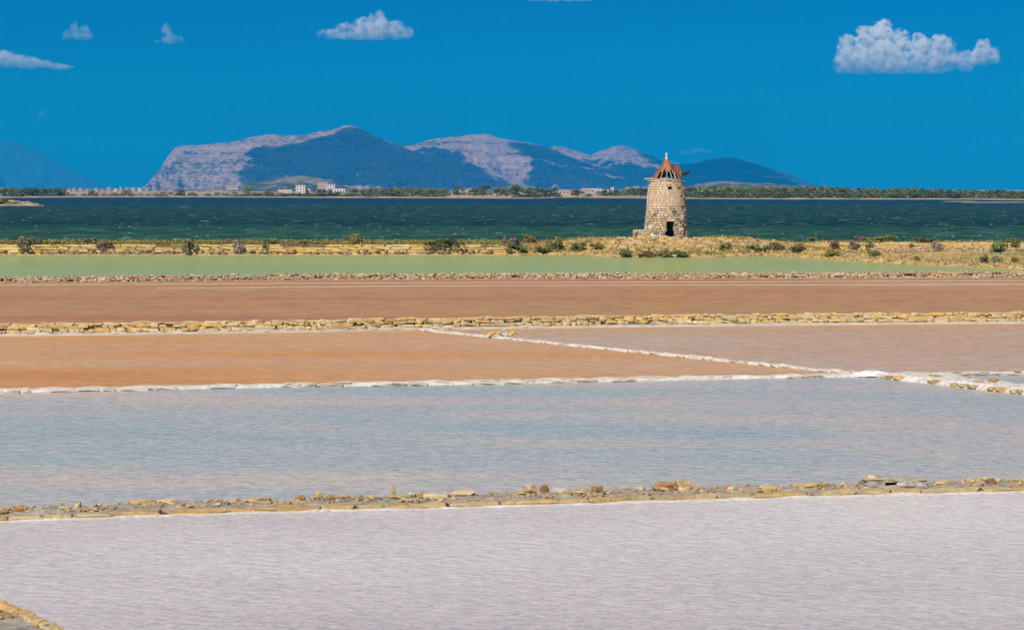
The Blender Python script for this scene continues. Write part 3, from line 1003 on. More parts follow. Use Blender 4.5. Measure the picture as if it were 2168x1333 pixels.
while s < pa.L:
    L = rnd.choice((0.15, 0.22, 0.3, 0.45, 0.7))
    u = s / pa.L
    if rnd.random() < 0.38 + 0.3 * u and not 8.9 < path_x(pa, s + L / 2) < 11.6: pc.append((s + L / 2, rnd.uniform(0.6, 1.2), 0.17, L, rnd.uniform(0.2, 0.4), rnd.uniform(0.07, 0.15), rnd.uniform(-0.2, 0.2), rnd.uniform(-0.15, 0.15)))
    s += L + rnd.uniform(0.02, 0.5) * (1.2 - 0.8 * u)
lay(pa, rt, og, pc, 'slab', M['tufo_old'], 'flat_stone', 80)
pc, s = [], 0
while s < pa.L:
    L = rnd.uniform(0.06, 0.22)
    if rnd.random() < 0.95: pc.append((s, rnd.uniform(0.4, 1.5), 0.14 if rnd.random() < .7 else 0.11, L, L * 0.8, L * 0.5, rnd.uniform(-1, 1), rnd.uniform(-0.3, 0.3)))
    s += 0.05
lay(pa, rt, og, pc, 'rubble', M['rubble'], 'stone', 0)
OR = stone_mat('orange_stone', [(0.42, 0.22, 0.09), (0.50, 0.28, 0.10), (0.34, 0.20, 0.10)], nscale=7, bump=0.05)
PS = stone_mat('pale_yellow_stone', [(0.58, 0.44, 0.22), (0.60, 0.48, 0.28)], nscale=7, bump=0.05)
def loose(px, py, wpx, hpx, z, mat, label, kind='rubble', i=0, yaw=0.1):
    p = G(px, py, 0.13)
    p *= (p.y + 0.3) / p.y
    p.z = 0.13
    k = p.y / F
    o = link('loose_stone', stone_mesh(kind, mat, i), None, p + Vector((0, 0, hpx * k * 0.42)), (0.05, -0.06, yaw), (wpx * k, wpx * k * 0.75, hpx * k))
    tag(o, label, 'stone', 'loose stones on the near wall')
for args in (
    (45, 1086, 22, 14, .26, OR, 'orange stone at the left end of the near wall'),
    (8, 1090, 16, 8, .26, OR, 'small dark orange stone cut by the left edge'),
    (634, 1063, 20, 14, .28, OR, 'roundish orange stone, first of the cluster left of the upright stump'),
    (675, 1058, 15, 16, .28, M['tufo_old'], 'upright brown stone in the middle of the orange cluster'),
    (698, 1063, 17, 14, .28, OR, 'dark orange stone right of the upright brown one'),
    (725, 1058, 22, 10, .28, M['rubble'], 'flat brown stone at the right end of the orange cluster'),
    (832, 1054, 10, 24, .28, PS, 'narrow pale yellow stone standing upright like a stump'),
    (870, 1054, 15, 10, .28, M['saltstone'], 'small pale grey stone right of the upright stump'),
    (892, 1055, 22, 11, .28, M['kerb'], 'tan stone touching the small pale grey one'),
    (975, 1052, 52, 12, .28, M['tufo_old'], 'long greenish grey stone right of the stump'),
    (1122, 1047, 34, 20, .28, M['rubble'], 'big dark brown rock at the middle of the near wall', 'rubble', 3),
    (1152, 1049, 18, 22, .28, OR, 'tall orange rock leaning on the big dark brown one', 'rubble', 4),
    (1185, 1048, 32, 12, .28, M['saltstone'], 'pale greenish slab right of the tall orange rock', 'slab', 1),
    (1228, 1048, 40, 11, .28, PS, 'long yellow slab between two rounder stones', 'slab', 2),
    (1264, 1046, 26, 18, .28, OR, 'orange stone lying on the end of the long yellow slab', 'rubble', 2),
    (1405, 1041, 44, 18, .28, OR, 'flat orange rock left of the boxy yellow stone', 'slab', 4),
    (1446, 1038, 30, 22, .28, PS, 'boxy pale yellow stone standing tallest on the wall', 'block', 3),
    (1472, 1041, 24, 12, .28, M['rubble'], 'dark grey stone right of the boxy yellow one', 'rubble', 6),
    (2098, 1027, 22, 12, .28, OR, 'orange block on the wall near the right edge', 'block', 5),
): loose(*args)

# sluice in the near wall
c = G(1886, 1046, 0)
r_ = empty('sluice', c + Vector((0, 0.9, 0)))
r_.scale = (0.95, 1, 0.44)
r_.location += Vector((0.12, -0.6, 0.08))
tag(r_, 'crumbling grey stone sluice with a small square dark opening in the near wall', 'sluice')
k = c.y / F
def sbox(name, x0, x1, z0, z1, y0, y1, mat, n_=1):
    vs, fs = STV['block'][n_]
    link(name, mk(name, [Vector(((x0 + x1) / 2 + v.x * (x1 - x0) * 1.06, (y0 + y1) / 2 + v.y * (y1 - y0), (z0 + z1) / 2 + v.z * (z1 - z0) * 1.04)) for v in vs], fs, mat), r_)
gc = stone_mat('old_concrete', [(0.42, 0.34, 0.23), (0.50, 0.42, 0.30), (0.40, 0.36, 0.28)], gfac=0.7, salt=0.1, nscale=6, bump=0.05)
sbox('side_block', -0.75, -0.20, 0.02, 0.52, 0, 0.9, gc, 0)
sbox('side_block', 0.12, 0.60, 0.02, 0.50, 0, 0.9, gc, 1)
sbox('side_block', 0.58, 1.02, 0.02, 0.44, 0.1, 0.9, gc, 2)
sbox('lintel', -0.26, 0.26, 0.40, 0.60, 0.05, 0.85, gc, 3)
sbox('cap_stone', -0.78, -0.25, 0.50, 0.68, 0.1, 0.7, M['kerb'], 4)
sbox('cap_stone', 0.2, 1.0, 0.46, 0.58, 0.15, 0.8, gc, 5)
sbox('corner_stone', -0.68, -0.46, 0.64, 0.76, 0.2, 0.5, M['saltstone'], 6)
dk = plain_mat('painted_opening_shade', [(0.025, 0.02, 0.015), (0.05, 0.04, 0.03)], 6, 0.01, 0.8)  # dark sheet colour standing in for the shade inside the opening
mb = MB(); mb.box((-0.04, 0.55, 0.21), (0.40, 0.05, 0.42)); mb.obj('opening_dark_sheet', dk, r_)

# corner of a wall at the bottom left
pa = Path([G(-90, 1256, 0), G(0, 1289, 0), G(60, 1311, 0), G(112, 1336, 0), G(190, 1378, 0)])
pa = Path(list(reversed([G(-90, 1256, 0), G(0, 1287, 0), G(60, 1310, 0), G(112, 1338, 0), G(190, 1380, 0)])))
rt, og = wall_root('corner_wall', 'end of a mud wall edged with yellow stones in the bottom left corner', pa)
solid(pa, rt, og, 'mud_walk', [(0.10, -0.4), (0.14, 0.13), (0.7, 0.16), (1.6, 0.15), (2.4, 0.12), (2.6, -0.4)], 0.07, 0.09, M['mortar'])
pc, s = [], 0
while s < pa.L:
    L = rnd.uniform(0.18, 0.42)
    pc.append((s + L / 2, 0.12 + rnd.uniform(-0.03, 0.03), 0.10, L, 0.26, rnd.uniform(0.16, 0.24), rnd.uniform(-0.1, 0.1), rnd.uniform(-0.1, 0.1)))
    s += L + rnd.uniform(0, 0.04)
s = 0
while s < pa.L:
    L = rnd.uniform(0.1, 0.5)
    pc.append((s + L / 2, rnd.choice((0.55, 0.9, 1.3)), 0.17, L, 0.24, rnd.uniform(0.06, 0.12), rnd.uniform(-0.2, 0.2), rnd.uniform(-0.1, 0.1)))
    s += L + rnd.uniform(0.1, 0.4)
lay(pa, rt, og, pc, 'block', M['kerb'], 'edge_stone', 90, ('block', 'slab', 'rubble'))

# pale foam lines on the red pan
fm = plain_mat('salt_foam', [(0.62, 0.42, 0.34), (0.76, 0.60, 0.52)], 1.2, 0.01, 0.8)
for (P, wd, x0, x1) in (([(-200, 605), (0, 604), (440, 601), (870, 598.5), (1300, 597.5), (1730, 596), (2400, 593)], 0.42, -150, 2320), ([(300, 611), (440, 610), (860, 605.5), (1300, 604), (1730, 603), (2400, 600.5)], 0.55, 330, 2320)):
    pa = Path([G(x, lerp_poly(P, x)) for x in np.linspace(x0, x1, 80)])
    vs, fs = [], []
    n_ = 500
    for i in range(n_ + 1):
        p, tg, nn = pa.at(pa.L * i / n_)
        wv = wd * (0.55 + 0.45 * noise.noise(Vector((p.x * 0.12, P[0][1], 0)))) * (1 if x0 < 0 else sm(i / 150))
        wv = max(0.03, wv)
        off = 0.25 * noise.noise(Vector((p.x * 0.05, 2, P[0][1])))
        for (q, z) in ((-0.5, 0.004), (-0.2, 0.03), (0.2, 0.03), (0.5, 0.004)): vs.append(p + nn * (q * wv + off) + Vector((0, 0, z)))
    for i in range(n_):
        for k_ in range(3): fs.append((i * 4 + k_, (i + 1) * 4 + k_, (i + 1) * 4 + k_ + 1, i * 4 + k_ + 1))
    o = link('foam_line', mk('foam_line', vs, fs, fm))
    if o.data.polygons[0].normal.z < 0: o.data.flip_normals()
    tag(o, kind='stuff')


# ------------------------------------------------------------------ the windmill bank
BP = sorted([(lambda q: (q.x, q.y))(G(x, lerp_poly(BANKF, x))) for x in np.linspace(-450, 2650, 160)])
BX, BY = [p[0] for p in BP], [p[1] for p in BP]
TX, TY, TZ = (1410 - CX) / F * 262.0, 262.0, 1.75


def bank_z(x, y):
    f = float(np.interp(x, BX, BY))
    q = y - f
    if q < -0.3: return -0.6
    left = 1 - sm((x + 2.0) / 4.0)                      # behind the tufo wall on the left
    zl = 0.12 * sm(q / 0.6) if q < 1.75 else 1.28 + 0.10 * noise.noise(Vector((x * 0.2, y * 0.3, 0)))
    rise = sm((y - 258.2) / 0.8)
    zr = 0.30 * sm(q / 1.5) + 0.12 * sm(q / 12)
    right = sm((x - 36) / 6)
    zr += (0.85 * right * rise) + (1 - right) * 0.55 * sm(q / 15)
    dd = math.hypot((x - TX) * 0.62, y - TY)
    zr += 1.0 * sm((13.0 - dd) / 9.0) * (1 - 0.0 * right)
    zr = min(zr, 1.78)
    zr += 0.16 * noise.fractal(Vector((x * 0.25, y * 0.25, 4)), 0.9, 2.1, 4) * sm(q / 2)
    z = zl * left + zr * (1 - left)
    if y > 266: z -= (y - 266) * 0.5
    return max(z, -0.7)


xs = np.linspace(-85, 105, 360)
vs, fs = [], []
ny = 70
for i, x in enumerate(xs):
    f = float(np.interp(x, BX, BY))
    for j in range(ny):
        t_ = j / (ny - 1)
        y = f - 0.35 + (270 - f) * t_ ** 1.25
        vs.append((x, y, bank_z(x, y)))
for i in range(len(xs) - 1):
    for j in range(ny - 1):
        q = i * ny + j
        fs.append((q, q + ny, q + ny + 1, q + 1))
bank = link('bank', mk('bank', vs, fs, M['soil'], True))
tag(bank, 'strip of dry ground and mound under the windmill', kind='structure')
tz = bank_z(TX, TY - 3)
TZ = 1.72

# yellow tufo retaining wall on the left
pa = Path([G(x, 540.2) + Vector((0, 0.35, 0)) for x in np.linspace(-150, 1060, 20)])
rt, og = wall_root('retaining_wall', 'long yellow wall of flat tufo courses behind the green water, left of the windmill', pa)
solid(pa, rt, og, 'earth_core', [(0.25, -0.5), (0.28, 1.15), (0.8, 1.25), (0.9, -0.5)], 2.0, 0.03, M['core'])
pc, pr_ = [], []
for k in range(4):
    s = rnd.uniform(-0.6, 0)
    while s < pa.L:
        L = rnd.uniform(0.9, 3.0)
        u = (s + L / 2) / pa.L
        lowq = noise.noise(Vector((s * 0.09, 0.5, 3)))
        if not (k == 0 and lowq > -0.05 and u < 0.5) and not (k == 3 and noise.noise(Vector((s * 0.12, 7, 1))) > 0.28):
            pc.append((s + L / 2, 0.16 + 0.03 * k + rnd.uniform(-0.04, 0.04), 0.17 + 0.325 * k + rnd.uniform(-0.03, 0.03), L * 1.02, 0.45, 0.32 * rnd.uniform(0.85, 1.1), rnd.uniform(-0.03, 0.03), rnd.uniform(-0.06, 0.06)))
        s += L + rnd.uniform(-0.02, 0.02)
lay(pa, rt, og, pc, 'block', M['tufo'], 'block', 260, ('block', 'slab', 'slab'))
for q in np.arange(0, pa.L, 0.3):
    u = q / pa.L
    dens = 0.9 if noise.noise(Vector((q * 0.09, 0.5, 3))) > -0.05 and u < 0.5 else 0.35
    for lev in range(3):
        if rnd.random() < dens * (1 - 0.3 * lev): pr_.append((q + rnd.uniform(-.1, .1), -0.42 + 0.15 * lev + rnd.uniform(-0.1, 0.1), 0.14 + 0.2 * lev, rnd.uniform(0.3, 0.75), 0.45, rnd.uniform(0.18, 0.32), rnd.uniform(-.5, .5), rnd.uniform(-.4, .4)))
rt2, og2 = wall_root('rubble_footing', 'dark brown rubble lying along the foot of the yellow wall', pa)
tag(rt2, None, 'rubble')
lay(pa, rt2, og2, pr_, 'rubble', M['rubble_dark'], 'stone', 220)

# lower wall on the right with rubble before it
pa = Path([Vector(((x - CX) / F * 257.5, 257.5, 0)) for x in np.linspace(1745, 2330, 10)])
rt, og = wall_root('low_wall', 'low pale yellow wall with flat courses at the far right, behind the big green shrub', pa)
pc = []
for k in range(3):
    s = rnd.uniform(-0.6, 0)
    while s < pa.L:
        L = rnd.uniform(0.8, 1.8)
        if k < 2 or noise.noise(Vector((s * 0.15, 2, 8))) < 0.2:
            pc.append((s + L / 2, rnd.uniform(-0.05, 0.05), 0.55 + 0.29 * k, L, 0.45, 0.28, rnd.uniform(-0.04, 0.04), rnd.uniform(-0.03, 0.03)))
        s += L + rnd.uniform(0.01, 0.06)
lay(pa, rt, og, pc, 'block', M['tufo'], 'block', 110)
pa = Path([Vector(((x - CX) / F * 250.5, 250.5, 0)) for x in np.linspace(1850, 2330, 10)])
rt, og = wall_root('rubble_wall', 'dark rubble bank in front of the low pale yellow wall at the far right', pa)
pc = []
for (z, o_) in ((0.35, 0), (0.52, 0.3), (0.68, 0.7), (0.75, 1.3)):
    s = 0
    while s < pa.L:
        L = rnd.uniform(0.3, 0.7)
        if rnd.random() < 0.85: pc.append((s, o_ + rnd.uniform(-0.12, 0.12), z + rnd.uniform(-0.06, 0.06), L, 0.45, rnd.uniform(0.2, 0.34), rnd.uniform(-.5, .5), rnd.uniform(-.4, .4)))
        s += L * 0.95
lay(pa, rt, og, pc, 'rubble', M['rubble'], 'stone', 130)
pool = sheet('pool_water', [G(2060, 541.5, 0.33), G(2330, 542.5, 0.33), G(2330, 537, 0.33), G(2090, 537.5, 0.33)], 0.47, P1)
tag(pool, 'sliver of green water below the rubble at the far right', kind='structure')

# stones strewn on the mound: platform round the tower
pr_ = empty('stone_platform', (TX, TY - 5, 0.9))
tag(pr_, 'broken stone platform and tumbled blocks that carry the old windmill', 'stone platform')
org = Vector((TX, TY - 5, 0.9))
big = []
for row, (yy, zz) in enumerate(((-8.6, 0.62), (-7.4, 0.95), (-6.0, 1.25), (-4.6, 1.52))):
    x = -8.2 + row * 0.7
    while x < 10.0 - row * 1.4:
        L = rnd.uniform(0.5, 1.3)
        if rnd.random() < 0.85: big.append((x + L / 2, yy + 0.03 * (x * x) * 0.35 + rnd.uniform(-0.2, 0.2), None, L, rnd.uniform(0.3, 0.5)))
        x += L + rnd.uniform(0.0, 0.3)
for i in range(130):
    big.append((rnd.uniform(-9.5, 16), rnd.uniform(-15, -4), None, rnd.uniform(0.3, 0.85), rnd.uniform(0.2, 0.45)))
for (x, y, z, L, hh) in big:
    X, Y = TX + x, TY + y
    z = bank_z(X, Y)
    if z < 0.05: continue
    link('stone', stone_mesh(rnd.choice(('block', 'rubble', 'slab')), rnd.choice((M['tufo_old'], M['tufo_old'], M['kerb'], M['rubble'], M['rubble'])), rnd.randrange(8)), pr_,
         Vector((X, Y, z + hh * 0.3)) - org, (rnd.uniform(-.15, .15), rnd.uniform(-.15, .15), rnd.uniform(-.4, .4)), (L, L * 0.7, hh))
# strewn stones along the right bank
rb = MB()
for i in range(1000):
    x = rnd.uniform(27, 68)
    y = float(np.interp(x, BX, BY)) + abs(rnd.gauss(0, 1)) * 9 + 0.3
    if y > 266: continue
    z = bank_z(x, y)
    L = rnd.uniform(0.15, 0.55)
    m3 = Matrix.Rotation(rnd.uniform(0, 6), 3, 'Z') @ Matrix.Diagonal((L, L * 0.8, L * 0.55))
    rb.add([m3 @ v + Vector((x, y, z + L * 0.12)) for v in STV['rubble'][i % 8][0]], STV['rubble'][i % 8][1])
for i in range(700):
    x = rnd.uniform(-64, 75)
    y = float(np.interp(x, BX, BY)) + abs(rnd.gauss(0, 1)) * 0.35
    if x < -1: continue
    z = bank_z(x, y)
    L = rnd.uniform(0.12, 0.4)
    m3 = Matrix.Rotation(rnd.uniform(0, 6), 3, 'Z') @ Matrix.Diagonal((L, L * 0.8, L * 0.5))
    rb.add([m3 @ v + Vector((x, y, z + L * 0.1)) for v in STV['rubble'][i % 8][0]], STV['rubble'][i % 8][1])
tag(rb.obj('scattered_stones', M['bank_stone']), kind='stuff')

# ------------------------------------------------------------------ windmill
wm = empty('windmill', (TX, TY, TZ))
tag(wm, 'ruined round stone windmill with broken conical plank roof', 'windmill')
RB, RT, HT = 2.92, 2.26, 7.65
def rad(z): return RB + (RT - RB) * min(1, max(0, z / HT))
FRONT = -math.pi / 2 + math.atan2(TX, TY) * -1 * -1 * 0   # the side that faces the camera
FRONT = math.atan2(-TY, -TX)
openings = [(FRONT + 0.222, 0.175, 0.02, 2.33), (FRONT + 0.235, 0.115, 6.25, 6.86)]   # door, window: middle angle, half width, z0, z1
DOOR_LOW = (FRONT + 0.20, 0.23, 0.02, 1.05)
ashlar = stone_mat('mill_ashlar', [(0.70, 0.51, 0.33), (0.74, 0.56, 0.39), (0.66, 0.47, 0.31), (0.72, 0.54, 0.34), (0.74, 0.58, 0.42), (0.66, 0.49, 0.36)], grime=(0.36, 0.23, 0.12), gfac=0.35, nscale=3.5, bump=0.03)
oldst = stone_mat('mill_rough_stone', [(0.58, 0.43, 0.24), (0.70, 0.62, 0.50), (0.52, 0.34, 0.17), (0.64, 0.46, 0.20), (0.66, 0.58, 0.44), (0.46, 0.35, 0.22)], grime=(0.16, 0.10, 0.05), gfac=0.55, nscale=4, bump=0.06)
plast = plain_mat('old_plaster', [(0.52, 0.46, 0.38), (0.62, 0.58, 0.50), (0.70, 0.67, 0.60)], 3, 0.02, 0.9)
# shell behind the blocks
nseg, nrow = 96, 44
def shell(r_off, flip):
    vs = []
    for j in range(nrow + 1):
        z = HT * j / nrow
        for i in range(nseg):
            an = 2 * math.pi * i / nseg
            vs.append(((rad(z) + r_off) * math.cos(an), (rad(z) + r_off) * math.sin(an), z))
    fs = []
    for j in range(nrow):
        for i in range(nseg):
            an = 2 * math.pi * (i + 0.5) / nseg
            z = HT * (j + 0.5) / nrow
            hit = False
            for (m_, hw, z0, z1) in openings + [DOOR_LOW]:
                dlt = (an - m_ + math.pi) % (2 * math.pi) - math.pi
                if abs(dlt) < hw + 0.03 and z0 - 0.1 < z < z1 + 0.1: hit = True
            if hit: continue
            q = (j * nseg + i, j * nseg + (i + 1) % nseg, (j + 1) * nseg + (i + 1) % nseg, (j + 1) * nseg + i)
            fs.append(q[::-1] if flip else q)
    return vs, fs
mb = MB()
v1, f1 = shell(-0.07, False)
v2, f2 = shell(-0.62, True)
mb.add(v1, f1); mb.add(v2, f2)
b = len(v1)
top = nrow * nseg
mb.f += [(top + i, top + (i + 1) % nseg, b + top + (i + 1) % nseg, b + top + i) for i in range(nseg)]
mb.obj('inner_wall', M['core'], wm)
mb = MB()
ci = [(2.2 * math.cos(2 * math.pi * i / 24), 2.2 * math.sin(2 * math.pi * i / 24), 0.03) for i in range(24)]
mb.add(ci, [tuple(range(24))]); mb.obj('earth_floor', M['core'], wm)


def arc_block(a0, a1, z0, z1, out, depth, n_=3, jit=0.012, gap=0.012):
    vs, fs = [], []
    g_ = gap / 2.6
    for i in range(n_):
        an = a0 + g_ + (a1 - a0 - 2 * g_) * i / (n_ - 1)
        for (z, o_) in ((z0 + gap / 2, 0), (z0 + gap / 2, 1), (z1 - gap / 2, 1), (z1 - gap / 2, 0)):
            r_ = rad(z) + (out + rnd.uniform(-jit, jit) if o_ else -depth)
            vs.append((r_ * math.cos(an), r_ * math.sin(an), z + rnd.uniform(-jit, jit) * 0.5))
    for i in range(n_ - 1):
        for k in range(4):
            fs.append((i * 4 + k, (i + 1) * 4 + k, (i + 1) * 4 + (k + 1) % 4, i * 4 + (k + 1) % 4))
    fs.append((0, 1, 2, 3)); e = (n_ - 1) * 4
    fs.append((e + 3, e + 2, e + 1, e))
    return vs, [q[::-1] for q in fs]


back = MB()
z = 0.0
zs = [0.0]
while zs[-1] < HT - 0.5: zs.append(zs[-1] + rnd.uniform(0.29, 0.37))
zs[-1] = HT - 0.52 if HT - 0.52 - zs[-2] > 0.2 else zs[-1]
courses = list(zip(zs[:-1], zs[1:])) + [(zs[-1], zs[-1] + 0.14), (zs[-1] + 0.14, HT - 0.0)]
for ci_, (z0, z1) in enumerate(courses):
    rough_ = z1 < 3.1
    band = ci_ == len(courses) - 2
    an = rnd.uniform(0, 0.3)
    end = an + 2 * math.pi
    while an < end - 1e-3:
        w_ = (rnd.uniform(0.3, 0.75) if rough_ else rnd.uniform(0.45, 0.8)) / rad(z0)
        a1 = min(end, an + w_)
        if end - a1 < 0.08: a1 = end
        pcs = [(an, a1)]
        for (m_, hw, oz0, oz1) in openings + [DOOR_LOW]:
            if oz0 < (z0 + z1) / 2 < oz1:
                np_ = []
                for (p0, p1) in pcs:
                    l0 = m_ - hw
                    while l0 < p0 - math.pi: l0 += 2 * math.pi
                    while l0 > p0 + math.pi: l0 -= 2 * math.pi
                    l1 = l0 + 2 * hw
                    if p1 <= l0 or p0 >= l1: np_.append((p0, p1))
                    else:
                        if l0 - p0 > 0.04: np_.append((p0, l0))
                        if p1 - l1 > 0.04: np_.append((l1, p1))
                pcs = np_
        for (p0, p1) in pcs:
            mid = (p0 + p1) / 2
            dl = (mid - FRONT + math.pi) % (2 * math.pi) - math.pi
            worn = rough_ or (z1 < 4.6 and abs(dl) > 0.3 and rnd.random() < 0.6) or rnd.random() < 0.08
            if worn: q = arc_block(p0, p1, z0, z1, rnd.uniform(-0.09, 0.06), 0.5, 3, 0.04, 0.05)
            else: q = arc_block(p0, p1, z0, z1, 0.07 if band else rnd.uniform(-0.03, 0.015), 0.5, 3, 0.012, 0.032)
            if abs(dl) < 1.75:
                link('block', mk('block', q[0], q[1], oldst if worn and rnd.random() < 0.8 else ashlar), wm)
            else: back.add(*q)
        an = a1
tag(back.obj('back_blocks', ashlar, wm), kind='stuff')
# remains of plaster along the left edge and lintel over the door
for (a0, a1, z0, z1) in ((-1.40, -1.22, 0.9, 1.9), (-1.42, -1.25, 4.0, 6.6), (-0.95, -0.72, 1.3, 1.75), (-0.78, -0.60, 0.15, 0.7), (0.62, 0.95, 0.9, 1.5), (0.75, 1.1, 2.4, 3.2)):
    vs, fs = [], []
    for j in range(6):
        for i in range(5):
            an = FRONT + a0 + (a1 - a0) * i / 4 + rnd.uniform(-.02, .02)
            zz = z0 + (z1 - z0) * j / 5 + rnd.uniform(-.06, .06)
            edge = i in (0, 4) or j in (0, 5)
            r_ = rad(zz) + (0.02 if edge else 0.075 + rnd.uniform(-.01, .01))
            vs.append((r_ * math.cos(an), r_ * math.sin(an), zz))
    for j in range(5):
        for i in range(4): fs.append((j * 5 + i, j * 5 + i + 1, (j + 1) * 5 + i + 1, (j + 1) * 5 + i))
    link('plaster_patch', mk('plaster_patch', vs, fs, plast, True), wm)
q = arc_block(FRONT + 0.02, FRONT + 0.45, 2.33, 2.62, 0.035, 0.5, 4, 0.006, 0.02)
link('lintel', mk('lintel', q[0], q[1], ashlar), wm)

# roof
plankm = plain_mat('weathered_red_plank', [(0.13, 0.05, 0.025), (0.34, 0.12, 0.05), (0.44, 0.24, 0.13)], 3.5, 0.02, 0.85, objrand=True, stretch=(1, 1, 0.25))
graym = plain_mat('bleached_wood', [(0.28, 0.22, 0.16), (0.42, 0.36, 0.28), (0.50, 0.44, 0.36)], 4, 0.01, 0.9, stretch=(1, 1, 0.2))
darkw = plain_mat('dark_old_beam', [(0.02, 0.016, 0.012), (0.06, 0.045, 0.03)], 4, 0.01, 0.9)
ZR0, ZAP, RC = HT + 0.12, HT + 2.72, 1.86
roof = MB()
NP = 26
roof_root = empty('roof', (0, 0, 0)); roof_root.parent = wm
def cone_pt(an, t, off=0.0):
    r_ = RC * (1 - t) * (1 + 0.10 * math.sin(math.pi * t) * -1) + 0.10 + off
    return Vector((r_ * math.cos(an), r_ * math.sin(an), ZR0 + (ZAP - ZR0) * t))
for i in range(NP):
    an = 2 * math.pi * i / NP
    hw = math.pi / NP * 0.93
    dl = (an - FRONT + math.pi) % (2 * math.pi) - math.pi
    t0 = 0.0
    if -0.62 < dl < 1.35: t0 = 0.36 + rnd.uniform(-0.16, 0.12)
    elif abs(dl) > 2.4: t0 = rnd.choice((0, 0, 0.1))
    vs = []
    lift = rnd.uniform(0, 0.025)
    for t_ in (t0, 0.5 + t0 / 2, 0.985):
        for sgn in (-1, 1):
            for off in (0, 0.045):
                vs.append(cone_pt(an + sgn * hw, t_, off + lift))
    fs = []
    for k in range(2):
        b = k * 4
        fs += [(b + 1, b + 3, b + 7, b + 5), (b, b + 4, b + 6, b + 2), (b, b + 1, b + 5, b + 4), (b + 2, b + 6, b + 7, b + 3)]
    fs += [(0, 2, 3, 1), (8, 9, 11, 10)]
    link('plank', mk('plank', vs, fs, plankm), roof_root)
for dl in (-0.42, 0.05, 0.42, 0.80, 1.25, 2.2, -1.6, -2.6):
    mb = MB()
    mb.tube([cone_pt(FRONT + dl, 0.0, -0.08), cone_pt(FRONT + dl, 0.5, -0.10)], [0.055, 0.05], 6)
    mb.obj('rafter', graym, roof_root)
mb = MB()
for i in range(20):
    a0, a1 = 2 * math.pi * i / 20, 2 * math.pi * (i + 1) / 20
    c_ = (a0 + a1) / 2
    mb.box((1.95 * math.cos(c_), 1.95 * math.sin(c_), HT + 0.07), (0.26, 0.64, 0.16), c_, 0.01)
o = mb.obj('ring_beam', graym, wm)
# finial
fw = plain_mat('white_finial', [(0.55, 0.53, 0.50), (0.76, 0.75, 0.73)], 6, 0.01, 0.8)
prof = [(0.20, -0.22), (0.18, 0.0), (0.11, 0.06), (0.12, 0.32), (0.09, 0.36), (0.09, 0.46), (0.15, 0.50), (0.17, 0.60), (0.13, 0.70), (0.05, 0.75), (0.02, 0.82)]
vs = [(r_ * math.cos(2 * math.pi * k / 10), r_ * math.sin(2 * math.pi * k / 10), ZAP + z_) for (r_, z_) in prof for k in range(10)]
fs = [(j * 10 + k, j * 10 + (k + 1) % 10, (j + 1) * 10 + (k + 1) % 10, (j + 1) * 10 + k) for j in range(len(prof) - 1) for k in range(10)]
fs += [tuple(range(10))[::-1], tuple((len(prof) - 1) * 10 + k for k in range(10))]
link('finial', mk('finial', vs, fs, fw, True), wm)
# hood where the sail shaft leaves the roof, to the right
hood = empty('shaft_hood', (0, 0, 0)); hood.parent = wm
for i, (x0, x1, zt0, zt1, zb) in enumerate(((0.80, 1.02, 2.05, 2.12, 1.30), (1.02, 1.25, 2.10, 2.12, 0.95), (1.25, 1.48, 2.10, 2.16, 0.72), (1.48, 1.72, 2.16, 1.95, 0.50), (1.72, 1.90, 1.70, 1.20, 0.38))):
    for yy in (-0.72, 0.5):
        vs = [(x0 + .01, yy, HT + zb + 0.1), (x1 - .01, yy, HT + zb), (x1 - .01, yy, HT + zt1 - .3), (x0 + .01, yy, HT + zt0 - .3)]
        vs += [(a_, b_ + 0.05, c_) for (a_, b_, c_) in vs]
        if yy > 0 and i < 2: continue
        link('plank', mk('plank', vs, [(0, 1, 2, 3), (7, 6, 5, 4), (0, 4, 5, 1), (1, 5, 6, 2), (2, 6, 7, 3), (3, 7, 4, 0)], plankm), hood)
mb = MB(); mb.box((1.2, -0.08, HT + 1.82), (1.15, 1.22, 0.05), 0); mb.obj('hood_top', plankm, hood)
mb = MB(); mb.tube([(0.2, -0.1, HT + 0.55), (1.8, -0.15, HT + 0.72), (3.05, -0.2, HT + 0.93)], [0.20, 0.19, 0.14], 8); mb.obj('sail_shaft', darkw, wm)
mb = MB(); mb.box((2.55, -0.18, HT + 0.84), (0.12, 0.55, 0.5), 0.1, 0.02); mb.box((2.85, -0.18, HT + 0.95), (0.10, 0.34, 0.34), 0.1, 0.02); mb.tube([(1.5, -0.5, HT + 0.35), (2.5, -0.55, HT + 0.62)], [0.06, 0.05], 6); mb.obj('sail_hub', darkw, wm)
mb = MB(); mb.tube([(-2.9, -0.6, HT + 0.12), (-1.4, -0.75, HT + 0.16), (0.3, -0.9, HT + 0.2)], [0.10, 0.11, 0.11], 7); mb.obj('tail_beam', graym, wm)
mb = MB(); mb.tube([(0.95, -1.25, HT + 0.08), (1.05, -0.9, HT + 0.9)], [0.05, 0.05], 6); mb.obj('brace', graym, wm)

# little ruin left of the tower
rn = empty('ruined_hut', (TX - 3.6, TY - 0.6, TZ - 0.12))
tag(rn, 'remains of a low stone hut leaning against the left foot of the windmill', 'ruin')
zb = 0
for k in range(4):
    x = -0.75
    while x < 0.7:
        L = rnd.uniform(0.28, 0.45)
        xm = x + L / 2
        if not (-0.52 < xm < -0.22 and k < 3 and k > 0) and not (0.15 < xm < 0.42 and k == 2) and not (k == 3 and xm > 0.85):
            link('stone', stone_mesh('block', oldst, rnd.randrange(8)), rn, (xm, rnd.uniform(-.03, .03), 0.16 + 0.33 * k), (0, 0, rnd.uniform(-.05, .05)), (L, 0.4, 0.33))
        x += L
mb = MB(); mb.box((0, 0.9, 0.6), (1.5, 0.3, 1.1)); mb.obj('back_wall', M['core'], rn)  # dark core colour paints the shade seen through the hut's openings

